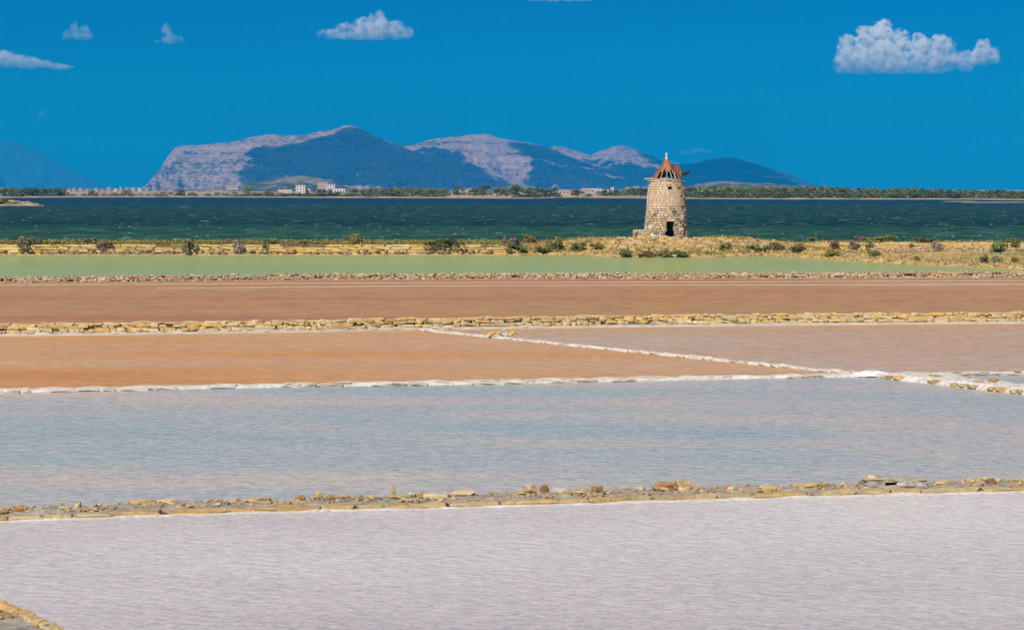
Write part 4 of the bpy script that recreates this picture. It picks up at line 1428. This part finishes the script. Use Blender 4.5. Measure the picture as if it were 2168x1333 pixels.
# ------------------------------------------------------------------ plants
def foliage(seed, n_, rx, ry, rz_, leaf, hollow=0.45, flat=0.0, clumps=9):
    """many leaf-sized faces in clumps spread through a crown; z from 0 to 2*rz"""
    r_ = random.Random(seed)
    cl_ = []
    for i in range(clumps):
        while True:
            p = Vector((r_.uniform(-1, 1), r_.uniform(-1, 1), r_.uniform(-1, 1)))
            if hollow < p.length < 0.95: break
        cl_.append((p, r_.uniform(0.28, 0.5)))
    vs, fs = [], []
    for i in range(n_):
        c_, cr = cl_[i % clumps]
        d_ = Vector((r_.gauss(0, 1), r_.gauss(0, 1), r_.gauss(0, 1))).normalized()
        p = c_ + d_ * cr * r_.uniform(0.6, 1.05)
        if p.z < -1 + flat: p.z = -1 + flat + r_.uniform(0, 0.2)
        P_ = Vector((p.x * rx, p.y * ry, (p.z + 1) * rz_))
        nrm = (d_ + Vector((r_.gauss(0, .5), r_.gauss(0, .5), r_.gauss(0, .5) + 0.3))).normalized()
        t1 = nrm.orthogonal().normalized()
        t1 = Matrix.Rotation(r_.uniform(0, 6.28), 3, nrm) @ t1
        t2 = nrm.cross(t1)
        s_ = leaf * r_.uniform(0.6, 1.4)
        b = len(vs)
        vs += [P_ - t1 * s_ * 0.5, P_ + t2 * s_ * 0.35, P_ + t1 * s_ * 0.6, P_ - t2 * s_ * 0.35]
        fs.append((b, b + 1, b + 2, b + 3))
    A = np.array([tuple(v) for v in vs])            # fill the stated box, so that a crown has the size it is asked for
    for ax, lo, hi in ((0, -rx, rx), (1, -ry, ry), (2, 0, 2 * rz_)):
        a0, a1 = np.percentile(A[:, ax], 1.5), np.percentile(A[:, ax], 98.5)
        A[:, ax] = lo + (A[:, ax] - a0) / (a1 - a0) * (hi - lo)
    return [Vector(v) for v in A], fs


LG = {
    'grey': leaf_mat('grey_green_leaf', [(0.13, 0.13, 0.05), (0.22, 0.21, 0.08), (0.32, 0.29, 0.14)]),
    'purple': leaf_mat('dry_purple_twig', [(0.15, 0.115, 0.075), (0.25, 0.19, 0.125), (0.35, 0.28, 0.18)]),
    'olive': leaf_mat('olive_leaf', [(0.15, 0.15, 0.03), (0.26, 0.24, 0.05), (0.36, 0.32, 0.09)]),
    'green': leaf_mat('green_leaf', [(0.08, 0.11, 0.025), (0.15, 0.18, 0.045), (0.25, 0.26, 0.08)]),
    'rust': leaf_mat('rusty_leaf', [(0.20, 0.12, 0.045), (0.32, 0.20, 0.08), (0.38, 0.27, 0.12)]),
    'pine': leaf_mat('pine_needles', [(0.06, 0.085, 0.02), (0.13, 0.155, 0.03), (0.23, 0.23, 0.055)]),
    'dark': leaf_mat('dark_needles', [(0.035, 0.06, 0.018), (0.08, 0.11, 0.028), (0.15, 0.17, 0.045)]),
    'pale': leaf_mat('pale_needles', [(0.10, 0.12, 0.03), (0.20, 0.21, 0.05), (0.30, 0.29, 0.09)]),
}
bark = plain_mat('grey_bark', [(0.07, 0.05, 0.035), (0.15, 0.11, 0.075)], 6, 0.01, 0.95)
SHM = {}
def shrub_mesh(col, i):
    if (col, i) not in SHM:
        v_, f_ = foliage(300 + i, 850, 0.5, 0.5, 0.5, 0.11, 0.15, 0.3, 14)
        SHM[(col, i)] = mk('foliage', v_, f_, LG[col])
    return SHM[(col, i)]
mb = MB()
for k in range(7):
    an = k * 0.9
    mb.tube([(0.03 * math.cos(an), 0.03 * math.sin(an), -0.05), (0.12 * math.cos(an), 0.12 * math.sin(an), 0.3), (0.3 * math.cos(an), 0.3 * math.sin(an), 0.62)], [0.03, 0.02, 0.008], 5)
STEMS = mb.mesh('stems', bark)


def shrub(px, pyb, wpx, hpx, col, label, yoff=0.0, i=None, depth=None):
    """base pixel on the bank: find where that line of sight meets the ground"""
    z = 0.2
    for it in range(25):
        P = G(px, pyb, z)
        z = 0.6 * z + 0.4 * max(0.0, bank_z(P.x, P.y) if depth is None else z)
    if depth: P = V(px, pyb, depth); z = P.z
    P = Vector((P.x, P.y + yoff, max(z, 0.0)))
    k = P.y / F
    r_ = empty('shrub', P)
    tag(r_, label, 'shrub', 'shrubs on the windmill bank')
    i = rnd.randrange(6) if i is None else i
    w_, h_ = wpx * k * 0.98, hpx * k * 0.98
    link('foliage', shrub_mesh(col, i), r_, (0, 0, 0), (0, 0, rnd.uniform(0, 6)), (w_, w_ * 0.8, h_))
    link('stems', STEMS, r_, (0, 0, 0), (0, 0, rnd.uniform(0, 6)), (w_, w_ * 0.8, h_))
    return r_


WD = 249.6     # just before the yellow wall
for args in (
    (50, 530, 46, 30, 'grey', 'grey green shrub in front of the yellow wall, leftmost of all', 0, 0, WD),
    (78, 517, 30, 12, 'purple', 'dry purple bush on the wall top just right of the leftmost shrub', 0, 1, 251),
    (20, 520, 36, 13, 'olive', 'low olive bush on the wall top at the left edge', 0, 2, 251),
    (222, 537, 36, 30, 'purple', 'dry purple shrub before the yellow wall, first of its colour from the left', 0, 3, WD),
    (190, 519, 44, 15, 'olive', 'olive bush on the wall top left of the first dry purple shrub', 0, 4, 251),
    (118, 521, 34, 14, 'grey', 'low grey green bush on the wall top between the two leftmost big shrubs', 0, 5, 251),
    (402, 537, 44, 30, 'grey', 'large grey green shrub from wall top to water, left of the leaning one', 0, 1, WD),
    (372, 522, 34, 17, 'olive', 'olive bush on the wall top touching the large grey green shrub', 0, 0, 251),
    (505, 536, 34, 28, 'purple', 'leaning dry purple shrub before the wall left of centre', 0, 2, WD),
    (486, 518, 26, 12, 'rust', 'brownish bush on the wall top above the leaning purple shrub', 0, 3, 251),
    (562, 536, 24, 24, 'grey', 'narrow grey shrub before the wall, right of the leaning purple one', 0, 4, WD),
    (570, 516, 40, 12, 'olive', 'olive bush on the wall top above the narrow grey shrub', 0, 5, 251),
    (650, 522, 60, 14, 'rust', 'long brown bush on the wall top between the narrow grey and the spiky shrub', 0, 0, 251),
    (752, 516, 30, 22, 'olive', 'spiky light green shrub standing alone on the wall top', 0, 1, 251),
    (938, 537, 26, 26, 'purple', 'dark bushy foot under the umbrella shaped shrub', 0, 2, WD),
    (922, 520, 50, 16, 'green', 'left half of the umbrella shaped green shrub over the wall', 0, 3, WD),
    (955, 521, 56, 17, 'green', 'right half of the umbrella shaped green shrub over the wall', 0, 4, WD),
    (1082, 532, 48, 30, 'purple', 'round purple brown shrub at the right end of the yellow wall', 0, 5, 252),
    (1090, 536, 60, 18, 'green', 'low green shrub below the round purple brown one', 0, 1, 250.5),
    (1122, 512, 34, 14, 'olive', 'small yellow green bush behind the round purple brown shrub', 0, 0, 262),
    (1177, 531, 46, 28, 'olive', 'dome shaped olive shrub between the yellow wall and the windmill', 0, 2, 254),
    (1150, 536, 46, 14, 'green', 'low green bush at the waterline left of the olive dome', 0, 3, 251),
    (1225, 530, 40, 16, 'green', 'dark green bush right of the olive dome', 0, 4, None),
    (1262, 528, 34, 14, 'olive', 'olive bush between dark green bush and stone platform', 0, 5, None),
    (1325, 541, 38, 15, 'green', 'green bush on the waterline below the left end of the platform', 0, 0, None),
    (1370, 541, 44, 11, 'grey', 'grey green bush on the waterline below the ruined hut', 0, 1, None),
    (1408, 541, 44, 15, 'olive', 'olive bush on the waterline below the windmill door', 0, 2, None),
    (1442, 541, 36, 13, 'green', 'green bush on the waterline below the right side of the windmill', 0, 3, None),
    (1535, 530, 34, 17, 'olive', 'yellow green bush right of the stone platform', 0, 4, None),
    (1570, 520, 54, 14, 'rust', 'rusty brown bush on the sea side right of the platform', 0, 5, None),
    (1600, 534, 44, 15, 'green', 'green bush in front of the rusty brown one', 0, 0, None),
    (1640, 528, 50, 17, 'grey', 'grey green bush half way between windmill and low wall', 0, 1, None),
    (1690, 534, 46, 17, 'olive', 'olive bush near the left end of the low wall', 0, 2, None),
    (1668, 514, 30, 10, 'olive', 'small yellow green bush on the sea side, left of the low wall', 0, 3, None),
    (1720, 516, 36, 16, 'green', 'green bush at the left end of the low wall', 0, 4, None),
    (1766, 523, 24, 16, 'purple', 'first small dry shrub before the low wall from its left end', 0, 5, 256.5),
    (1808, 528, 24, 19, 'purple', 'second small dry shrub before the low wall from its left end', 0, 0, 256),
    (1842, 524, 20, 14, 'grey', 'small grey shrub right of the two dry ones', 0, 1, 256.5),
    (1762, 541, 44, 13, 'olive', 'low olive bush on the bank below the two dry shrubs', 0, 2, None),
    (1868, 510, 60, 12, 'olive', 'yellowish bush on the sea side behind the low wall', 0, 3, 262),
    (1822, 510, 36, 10, 'purple', 'dry bush on the sea side behind the two dry shrubs', 0, 4, 262),
    (1850, 541, 34, 11, 'green', 'low green bush left of the rubble bank', 0, 5, None),
    (1930, 524, 14, 9, 'purple', 'tiny dry shrub before the low wall', 0, 1, 256.5),
    (1984, 535, 28, 25, 'purple', 'big grey purple shrub standing before the rubble at the right', 0, 2, 249),
    (1960, 512, 60, 9, 'olive', 'flat yellow green bush on top of the low wall', 0, 3, 259),
    (1942, 554, 14, 13, 'olive', 'small round olive bush alone on the front bank', 0, 4, None),
    (2115, 538, 46, 28, 'green', 'big fresh green shrub with fan of stems near the right edge', 0, 5, 248.5),
    (2150, 525, 20, 20, 'green', 'green shrub right of the big fresh green one', 0, 0, 256),
    (2140, 514, 44, 10, 'olive', 'yellow green bush behind the big fresh green shrub', 0, 1, 262),
    (2084, 556, 22, 17, 'green', 'green bush on the front bank below the big fresh green shrub', 0, 2, None),
    (2112, 556, 24, 14, 'grey', 'grey green bush right of the green one on the front bank', 0, 3, None),
    (2148, 555, 20, 12, 'olive', 'olive bush on the front bank at the right edge', 0, 4, None),
): shrub(*args)

# ground cover on the bank: nobody could count it
def cover(name, spots, mat, leaf):
    vs, fs = [], []
    for (x, y, z, s_) in spots:
        for q in range(7):
            d_ = Vector((rnd.gauss(0, 1), rnd.gauss(0, 1), abs(rnd.gauss(0.4, 0.7))))
            P_ = Vector((x, y, z)) + d_ * s_ * 0.4
            t1 = Vector((rnd.gauss(0, 1), rnd.gauss(0, 1), rnd.gauss(0, 1))).normalized()
            t2 = t1.orthogonal().normalized()
            l_ = leaf * rnd.uniform(0.6, 1.4)
            b = len(vs)
            vs += [P_ - t1 * l_, P_ + t2 * l_ * 0.5, P_ + t1 * l_, P_ - t2 * l_ * 0.5]
            fs.append((b, b + 1, b + 2, b + 3))
    o = link(name, mk(name, vs, fs, mat))
    tag(o, kind='stuff')


for nm, mat, seed, cnt in (('ground_cover', LG['olive'], 1, 5200), ('ground_cover', LG['rust'], 2, 3600), ('ground_cover', LG['green'], 3, 3200)):
    sp = []
    while len(sp) < cnt:
        x = rnd.uniform(-70, 72)
        f = float(np.interp(x, BX, BY))
        y = rnd.uniform(f + 1.0, 268)
        if x < -1 and y < 250.9: continue
        if noise.noise(Vector((x * 0.13, y * 0.2, seed * 9.7))) < (0.10 if x > -1 else -0.25): continue
        if math.hypot(x - TX, y - TY) < 4.5: continue
        if math.hypot((x - TX - 1) * 0.8, y - TY + 5) < 6.5 and rnd.random() < 0.75: continue
        if x > -1 and rnd.random() < (0.6 if x > 30 else 0.3): continue
        sp.append((x, y, bank_z(x, y), rnd.uniform(0.2, 0.5)))
    for i in range(900):                         # hanging over the edge of the yellow wall
        x = rnd.uniform(-70, 0)
        if noise.noise(Vector((x * 0.16, seed * 5.3, 2))) < -0.12: continue
        sp.append((x, rnd.uniform(249.9, 251.3), rnd.uniform(1.0, 1.5), rnd.uniform(0.25, 0.55)))
    cover(nm, sp, mat, 0.11)

# ------------------------------------------------------------------ far shore: trees
TRM = {}
def tree_mesh(col, shape, i):
    k = (col, shape, i)
    if k not in TRM:
        if shape == 'round': v_, f_ = foliage(700 + i, 800, 0.5, 0.5, 0.40, 0.085, 0.35, 0.35, 11); z0 = 0.16
        elif shape == 'umbrella': v_, f_ = foliage(800 + i, 700, 0.55, 0.5, 0.27, 0.085, 0.45, 0.5, 11); z0 = 0.42
        elif shape == 'tall': v_, f_ = foliage(900 + i, 500, 0.32, 0.32, 0.36, 0.08, 0.4, 0.2, 9); z0 = 0.26
        else: v_, f_ = foliage(950 + i, 700, 0.55, 0.5, 0.5, 0.09, 0.2, 0.6, 12); z0 = -0.08
        v_ = [Vector((p.x, p.y, p.z + z0)) for p in v_]
        TRM[k] = mk('crown', v_, f_, LG[col])
    return TRM[k]
TKM = {}
def trunk_mesh(shape):
    if shape not in TKM:
        top_ = {'round': 0.55, 'umbrella': 0.75, 'tall': 0.75, 'bush': 0.4}[shape]
        mb = MB()
        mb.tube([(0, 0, -0.05), (0.015, 0, top_ * 0.4), (0.0, 0.02, top_)], [0.045, 0.035, 0.018], 6)
        for an in (0.3, 2.2, 4.4): mb.tube([(0.01, 0, top_ * 0.5), (0.18 * math.cos(an), 0.18 * math.sin(an), top_ * 0.95)], [0.02, 0.01], 5)
        TKM[shape] = mb.mesh('trunk', bark)
    return TKM[shape]


def tree(px, pyb, wpx, hpx, col, shape, label, group, back=0.0):
    P = G(px, lerp_poly(SHORE, px), 0)
    P *= (P.y + 13 + back) / P.y
    k = P.y / F
    zt_ = (pyb - hpx)
    ztop = H + (HZ - zt_) * k
    z0 = 0.8
    h_ = max(2.0, ztop - z0)
    r_ = empty('bush' if shape == 'bush' else 'tree', (P.x, P.y, z0))
    tag(r_, label, 'bush' if shape == 'bush' else 'tree', group)
    w_ = wpx * k
    rz = rnd.uniform(0, 6.28)
    link('crown', tree_mesh(col, shape, rnd.randrange(4)), r_, (0, 0, 0), (0, 0, rz), (w_, w_, h_))
    link('trunk', trunk_mesh(shape), r_, (0, 0, 0), (0, 0, rz), (min(w_, h_), min(w_, h_), h_))


LOOK = {'pale': 'yellow green', 'pine': 'mid green', 'dark': 'dark green', 'rust': 'brownish'}
FORM = {'round': 'round tree', 'umbrella': 'flat topped tree', 'tall': 'tall tree', 'bush': 'bush'}


def belt(x0, x1, step, base, tops, wid, cols, shapes, where, group, back=(0, 25)):
    """where: (x limit, phrase) pairs from left to right; each tree is told by its colour, its form and its stretch of the belt"""
    x = x0
    while x < x1:
        yb = lerp_poly(base, x)
        yt = lerp_poly(tops, x) + rnd.uniform(-1.6, 2.4)
        c_, f_ = rnd.choice(cols), rnd.choice(shapes)
        ph = next(p for (lim, p) in where if x <= lim)
        tree(x + rnd.uniform(-2, 2), yb, wid * rnd.uniform(0.85, 1.4), yb - yt, c_, f_, f'{LOOK[c_]} {FORM[f_]} {ph}', group, rnd.uniform(*back))
        x += step * rnd.uniform(0.75, 1.25)


B_ = [(0, 414), (2168, 416)]
belt(-20, 140, 9, B_, [(-20, 397), (40, 398), (90, 397), (138, 398)], 19, ['pine', 'pine', 'pale', 'dark'], ['round', 'umbrella'], [(60, 'in the outer half of the far left grove'), (9999, 'in the inner half of the far left grove')], 'pines of the left grove')
belt(-20, 136, 14, B_, [(-20, 404), (138, 405)], 18, ['dark', 'pine'], ['bush'], [(9999, 'beneath the far left grove')], 'bushes under the left grove', (-6, 0))
for (px, w_, h_, col, lab) in (
    (158, 22, 6, 'pale', 'low pale bush just right of the left pine grove'),
    (178, 14, 7, 'pine', 'low bush left of the round dark bush on the far shore'),
    (198, 22, 13, 'dark', 'round dark green bush, first right of the left pine grove'),
    (222, 20, 8, 'pine', 'low bush right of the round dark green bush'),
    (244, 20, 9, 'pale', 'pale bush left of the domed bush on the far shore'),
    (264, 30, 14, 'pine', 'domed grey green bush below the white town at the left'),
    (292, 22, 8, 'pale', 'low pale bush right of the domed bush'),
    (322, 26, 8, 'pine', 'low bush under the left foot of the cliff'),
    (346, 24, 11, 'pine', 'medium bush left of the tall dark bush under the cliff'),
    (376, 32, 16, 'dark', 'tallest dark green bush below the cliff of the mountain'),
    (410, 24, 9, 'pine', 'low bush right of the tallest dark bush'),
    (436, 22, 7, 'pale', 'low pale bush below the lit mountain flank'),
    (462, 26, 9, 'pine', 'low green bush left of the feathery tree'),
    (488, 30, 10, 'dark', 'dark bush at the left foot of the feathery tree'),
): tree(px, 416, w_, h_, col, 'bush', lab, 'bushes on the far left shore', 0)
tree(525, 415, 26, 24, 'pale', 'tall', 'tall feathery tree standing alone before the low sunlit hill', None, 4)
belt(508, 735, 13, B_, [(508, 408), (600, 407), (640, 408), (735, 406)], 26, ['dark', 'pine', 'pine'], ['bush'], [(620, 'in the hedge left of the white tower house'), (9999, 'in the hedge right of the white tower house')], 'hedge below the pale buildings', (-4, 6))
tree(568, 414, 22, 11, 'pale', 'round', 'small yellowish tree left of the white tower house', None, 2)
tree(672, 414, 20, 14, 'pine', 'round', 'round tree right of the white tower house', None, 0)
tree(692, 414, 24, 14, 'dark', 'round', 'round tree below the big beige building', None, 0)
tree(752, 414, 28, 17, 'pine', 'umbrella', 'umbrella shaped tree at the left end of the central tree belt', None, 0)
belt(770, 950, 9, B_, [(770, 398), (850, 397), (950, 400)], 19, ['pale', 'pine', 'pale'], ['round', 'round', 'umbrella'], [(860, 'in the left half of the belt before the pink house'), (9999, 'in the belt just left of the pink house')], 'tree belt left of the pink house')
belt(745, 945, 13, B_, [(745, 407), (945, 408)], 18, ['pine', 'dark'], ['bush'], [(9999, 'under the tree belt left of the pink house')], 'bushes left of the pink house', (-6, 0))
tree(970, 413, 26, 20, 'dark', 'round', 'dark tree rising behind the pink house', None, 24)
for (px, w_, h_, col, lab) in (
    (1004, 26, 20, 'pine', 'tree touching the right side of the pink house'),
    (1022, 38, 26, 'pine', 'tallest broad pine right of the pink house'),
    (1052, 32, 22, 'pale', 'paler pine right of the tallest one'),
    (1072, 28, 22, 'pine', 'dense pine left of the peaked one'),
    (1094, 36, 26, 'dark', 'peaked dark pine in the middle of the central grove'),
    (1118, 30, 20, 'pine', 'pine between the peaked one and the two dark domes'),
    (1142, 36, 21, 'dark', 'first dark dome near the right end of the central grove'),
    (1166, 36, 20, 'dark', 'last dark dome at the right end of the central grove'),
): tree(px, 417, w_, h_, col, 'round', lab, 'pines of the central grove', rnd.uniform(-4, 8))
belt(1100, 1182, 11, [(0, 418), (2168, 418)], [(1100, 410), (1182, 408)], 22, ['dark'], ['bush'], [(9999, 'at the water under the central grove')], 'bushes under the central grove', (-14, -8))
tree(1222, 417, 32, 16, 'dark', 'round', 'round dark tree alone before the long warehouse', None, -6)
tree(1246, 417, 20, 8, 'pine', 'bush', 'low bush right of the lone round dark tree', None, -6)
belt(1278, 1375, 11, [(0, 418), (2168, 418)], [(1278, 403), (1330, 399), (1375, 398)], 24, ['pine', 'dark', 'pale'], ['round'], [(1330, 'in the clump left of the beige house'), (9999, 'touching the left outline of the windmill')], 'trees left of the windmill', (-6, 14))
TOPR = [(1440, 393), (1500, 394), (1560, 394), (1600, 396), (1700, 396), (1745, 393), (1800, 397), (1900, 398), (1980, 399), (2060, 401), (2100, 401), (2168, 404)]
belt(1440, 2210, 9, [(1440, 416), (2168, 420)], TOPR, 21, ['pine', 'pine', 'pale', 'dark'], ['round', 'round', 'umbrella'], [(1560, 'in the belt just right of the windmill'), (1746, 'in the belt before the thin brown tree'), (1900, 'in the belt past the thin brown tree'), (2045, 'in the belt left of both huts'), (9999, 'in the belt right of both huts')], 'long tree belt right of the windmill', (0, 25))
belt(1436, 2200, 11, [(1440, 417), (2168, 421)], [(1440, 405), (1800, 407), (2168, 411)], 22, ['dark', 'pine'], ['bush'], [(1600, 'under the belt just right of the windmill'), (1746, 'under the belt before the thin brownish tree'), (1960, 'under the belt past the thin brownish tree'), (9999, 'under the belt near the right edge')], 'bushes under the long belt', (-10, -2))
tree(1746, 417, 14, 26, 'rust', 'tall', 'thin brownish tree sticking out of the belt right of the windmill', None, 6)

# ------------------------------------------------------------------ far buildings
wallm = {
    'beige': plain_mat('beige_render', [(0.42, 0.34, 0.25), (0.52, 0.44, 0.33)], 0.3, 0, 0.9),
    'white': plain_mat('white_render', [(0.58, 0.54, 0.48), (0.68, 0.65, 0.60)], 0.3, 0, 0.9),
    'pink': plain_mat('pink_render', [(0.46, 0.31, 0.23), (0.54, 0.38, 0.29)], 0.3, 0, 0.9),
}
winm = plain_mat('dark_window', [(0.03, 0.035, 0.04), (0.06, 0.06, 0.065)], 1, 0, 0.4)
roofm = plain_mat('tile_roof', [(0.38, 0.19, 0.11), (0.48, 0.27, 0.17)], 0.5, 0, 0.9)
flatm = plain_mat('flat_roof', [(0.44, 0.40, 0.34), (0.52, 0.48, 0.42)], 0.5, 0, 0.9)


def building(px, yt, yb, wpx, d, mat, label, roof='flat', nw=3, nf=1, name='house', group=None):
    k = d / F
    zt_, zb_ = H + (HZ - yt) * k, H + (HZ - yb) * k
    X = (px - CX) * k
    w_, h_ = wpx * k, zt_ - zb_
    dp = max(w_ * 0.6, 7)
    r_ = empty(name, (X, d, zb_))
    tag(r_, label, 'building' if name != 'house' else 'house', group)
    mb = MB(); mb.box((0, dp / 2, (h_ - 2) / 2 ), (w_, dp, h_ + 2)); mb.obj('wall', wallm[mat], r_)
    mb = MB()
    if roof == 'flat':
        mb.box((0, dp / 2, h_ + 0.2), (w_ * 1.03, dp * 1.03, 0.4)); mb.obj('roof', flatm, r_)
    else:
        rh = roof
        e_ = 0.5
        vs = [(-w_ / 2 - e_, -e_, h_), (w_ / 2 + e_, -e_, h_), (w_ / 2 + e_, dp + e_, h_), (-w_ / 2 - e_, dp + e_, h_), (-w_ / 2 - e_, dp / 2, h_ + rh), (w_ / 2 + e_, dp / 2, h_ + rh)]
        mb.add(vs, [(0, 1, 5, 4), (2, 3, 4, 5), (0, 4, 3), (1, 2, 5), (3, 2, 1, 0)]); mb.obj('roof', roofm, r_)
    wm_ = None
    for f_ in range(nf):
        for i in range(nw):
            ww, wh = w_ / nw * 0.36, h_ / nf * 0.42
            if wm_ is None:
                mb = MB(); mb.box((0, 0, 0), (ww, 0.12, wh)); wm_ = mb.mesh('window', winm)
            link('window', wm_, r_, (-w_ / 2 + w_ * (i + 0.5) / nw, -0.03, h_ * (f_ + 0.52) / nf))
    return r_


for args in (
    (637, 393, 409, 20, 2150, 'white', 'white tower house left of the big beige building', 'flat', 3, 3),
    (650, 400, 410, 14, 2160, 'white', 'lower wing joined to the right of the white tower house', 'flat', 2, 1),
    (684, 386, 401, 22, 4600, 'beige', 'big beige building on the low sunlit hill', 'flat', 4, 3, 'building'),
    (701, 391, 402, 18, 4590, 'white', 'lower pale wing right of the big beige building', 'flat', 3, 2, 'building'),
    (716, 400, 409, 30, 2200, 'white', 'long white house with dark windows at the left end of the central belt', 'flat', 5, 1),
    (604, 402, 409, 30, 2350, 'white', 'low white row of houses left of the white tower house', 'flat', 6, 1),
    (493, 393, 400, 26, 4700, 'beige', 'cream building at the foot of the lit mountain flank', 'flat', 5, 1, 'building'),
    (462, 406, 412, 22, 2300, 'white', 'small white house left of the feathery tree', 2.0, 3, 1),
    (980, 408, 415, 36, 1985, 'pink', 'low pink house with tiled roof on the central shore', 3.0, 4, 1),
    (880, 411, 415, 14, 1985, 'white', 'small pale shed at the water left of the pink house', 'flat', 2, 1),
    (1335, 402, 411, 18, 2010, 'beige', 'beige house among the trees left of the windmill', 2.5, 3, 1),
    (1296, 397, 404, 6, 2700, 'white', 'small white tower at the right end of the warehouses', 'flat', 1, 2),
    (1225, 402, 407, 66, 2700, 'beige', 'long low beige warehouse behind the lone round dark tree', 'flat', 9, 1, 'building'),
    (1198, 404, 411, 30, 2400, 'pink', 'low brown store at the right of the central grove', 'flat', 4, 1, 'building'),
    (1252, 399, 402, 40, 3400, 'white', 'thin white hangar above the long beige warehouse', 'flat', 5, 1, 'building'),
    (1275, 402, 407, 26, 2650, 'white', 'white shed between warehouse and small white tower', 'flat', 3, 1, 'building'),
    (2048, 408, 414, 18, 2020, 'white', 'first blue grey hut among the trees near the right edge', 'flat', 2, 1),
    (2072, 408, 414, 14, 2020, 'white', 'second blue grey hut among the trees near the right edge', 'flat', 2, 1),
): building(*args)
town = [(158, 398, 8), (172, 397, 10), (186, 399, 7), (146, 400, 9), (205, 397, 9), (218, 399, 8), (232, 396, 9), (246, 398, 10), (257, 395, 7), (270, 397, 9), (283, 396, 12), (297, 397, 9), (312, 399, 8), (328, 400, 9), (345, 401, 8), (362, 402, 10), (390, 402, 8), (415, 402, 9), (440, 403, 8), (560, 403, 8), (580, 404, 7)]
for i, (px, yt, wp) in enumerate(town):
    building(px, yt + 1.5, 406, wp * 0.8, 5300 + (i % 5) * 60, ('beige', 'pink', 'beige', 'white')[i % 4], f"small {('beige', 'pink', 'beige', 'white')[i % 4]} town house with {'flat' if i % 3 else 'tiled'} roof {'left' if px < 240 else 'right'} of the domed bush", 'flat' if i % 3 else 2.0, 2, 2, 'house', 'town houses on the far left shore')

# spit of rock and grass at the left, sand bar at the right
vs, fs = [], []
ctr = [G(-220, 432), G(-60, 433), G(20, 434.5), G(60, 434.5), G(92, 435.5)]
wid = [40, 34, 22, 12, 1.0]
hgt = [3.5, 3.2, 2.6, 1.8, 0.1]
pa = Path(ctr)
n_, m_ = 60, 15
for i in range(n_):
    s = pa.L * i / (n_ - 1)
    p, tg, nn = pa.at(s)
    ww, hh = np.interp(s, pa.s, wid), np.interp(s, pa.s, hgt)
    for j in range(m_):
        q = j / (m_ - 1) * 2 - 1
        z = hh * (1 - q * q) * (1 + 0.35 * noise.noise(Vector((p.x * 0.25, q * 3, 1)))) - 0.3
        vs.append((p.x, p.y + q * ww * (1 + 0.25 * noise.noise(Vector((p.x * 0.2, q, 5)))), z))
for i in range(n_ - 1):
    for j in range(m_ - 1): fs.append((i * m_ + j, (i + 1) * m_ + j, (i + 1) * m_ + j + 1, i * m_ + j + 1))
o = link('rocky_spit', mk('rocky_spit', vs, fs, plain_mat('spit_rock', [(0.22, 0.17, 0.10), (0.42, 0.32, 0.19), (0.52, 0.40, 0.26)], 0.3, 0.3, 0.95)))
tag(o, 'rocky spit entering the sea from the left edge', kind='structure')
c = G(8, 434)
for (px, w_, h_, col, lab) in ((6, 26, 12, 'green', 'bright green bush on the rocky spit at the left edge'), (-22, 40, 14, 'olive', 'olive bush behind the bright green one on the rocky spit'), (30, 24, 5, 'olive', 'low grassy bush toward the tip of the rocky spit')):
    p = G(px, 433, 1.8)
    k = p.y / F
    r_ = empty('bush', (p.x, p.y, 2.0)); tag(r_, lab, 'bush', 'bushes on the rocky spit')
    link('foliage', shrub_mesh(col, 0), r_, (0, 0, 0), (0, 0, 1), (w_ * k, w_ * k * 0.8, h_ * k))
mb = MB()
for i in range(150):
    s = rnd.uniform(0, pa.L)
    p, tg, nn = pa.at(s)
    ww, hh = np.interp(s, pa.s, wid), np.interp(s, pa.s, hgt)
    q = rnd.uniform(-1, 0.2)
    L = rnd.uniform(0.5, 1.6)
    mb.add([Matrix.Rotation(rnd.uniform(0, 6), 3, 'Z') @ Vector((v.x * L, v.y * L, v.z * L * 0.6)) + Vector((p.x, p.y + q * ww, hh * (1 - q * q) - 0.2)) for v in STV['rubble'][i % 8][0]], STV['rubble'][i % 8][1])
tag(mb.obj('spit_stones', M['tufo_old']), kind='stuff')
mb = MB()
for (x0, x1, yy) in ((2056, 2260, 428.8), (2012, 2056, 426.4)):
    pa = Path([G(x, yy + 0.6 * math.sin(x * 0.02)) for x in np.linspace(x0, x1, 20)])
    mb.add(*sweep(pa, [(-7, -0.3), (-2, 0.15), (4, 0.2), (8, -0.3)], 5, 0.15))
o = mb.obj('sand_bar', far_mat)
bm = bmesh.new(); bm.from_mesh(o.data); bmesh.ops.recalc_face_normals(bm, faces=bm.faces); bm.to_mesh(o.data); bm.free()
tag(o, 'thin sand bars in the sea near the right edge', kind='structure')

# breaking wave crests
vs, fs = [], []
for i in range(300):
    px = rnd.uniform(-60, 2230)
    py = 427 + (rnd.random() ** 0.8) * 84
    if 1355 < px < 1465 and py > 470: pass
    P = G(px, py, -0.12)
    L = rnd.uniform(0.15, 0.5) * (1 + (rnd.random() < 0.07) * 2.5) * (0.6 + P.y / 900)
    hh = rnd.uniform(0.02, 0.055) * (0.7 + P.y / 900)
    b = len(vs)
    n_ = 6
    for k in range(n_):
        u = k / (n_ - 1) * 2 - 1
        cz = hh * (1 - u * u) + 0.01
        vs += [(P.x + u * L, P.y - 0.12 - 0.1 * u, -0.145), (P.x + u * L, P.y + 0.1 * u, -0.14 + cz), (P.x + u * L, P.y + 0.4, -0.145)]
    for k in range(n_ - 1):
        for j in range(2): fs.append((b + k * 3 + j, b + (k + 1) * 3 + j, b + (k + 1) * 3 + j + 1, b + k * 3 + j + 1))
o = link('whitecaps', mk('whitecaps', vs, fs, plain_mat('wave_foam', [(0.08, 0.15, 0.16), (0.20, 0.29, 0.29), (0.50, 0.55, 0.55)], 0.05, 0, 0.8)))
tag(o, kind='stuff')
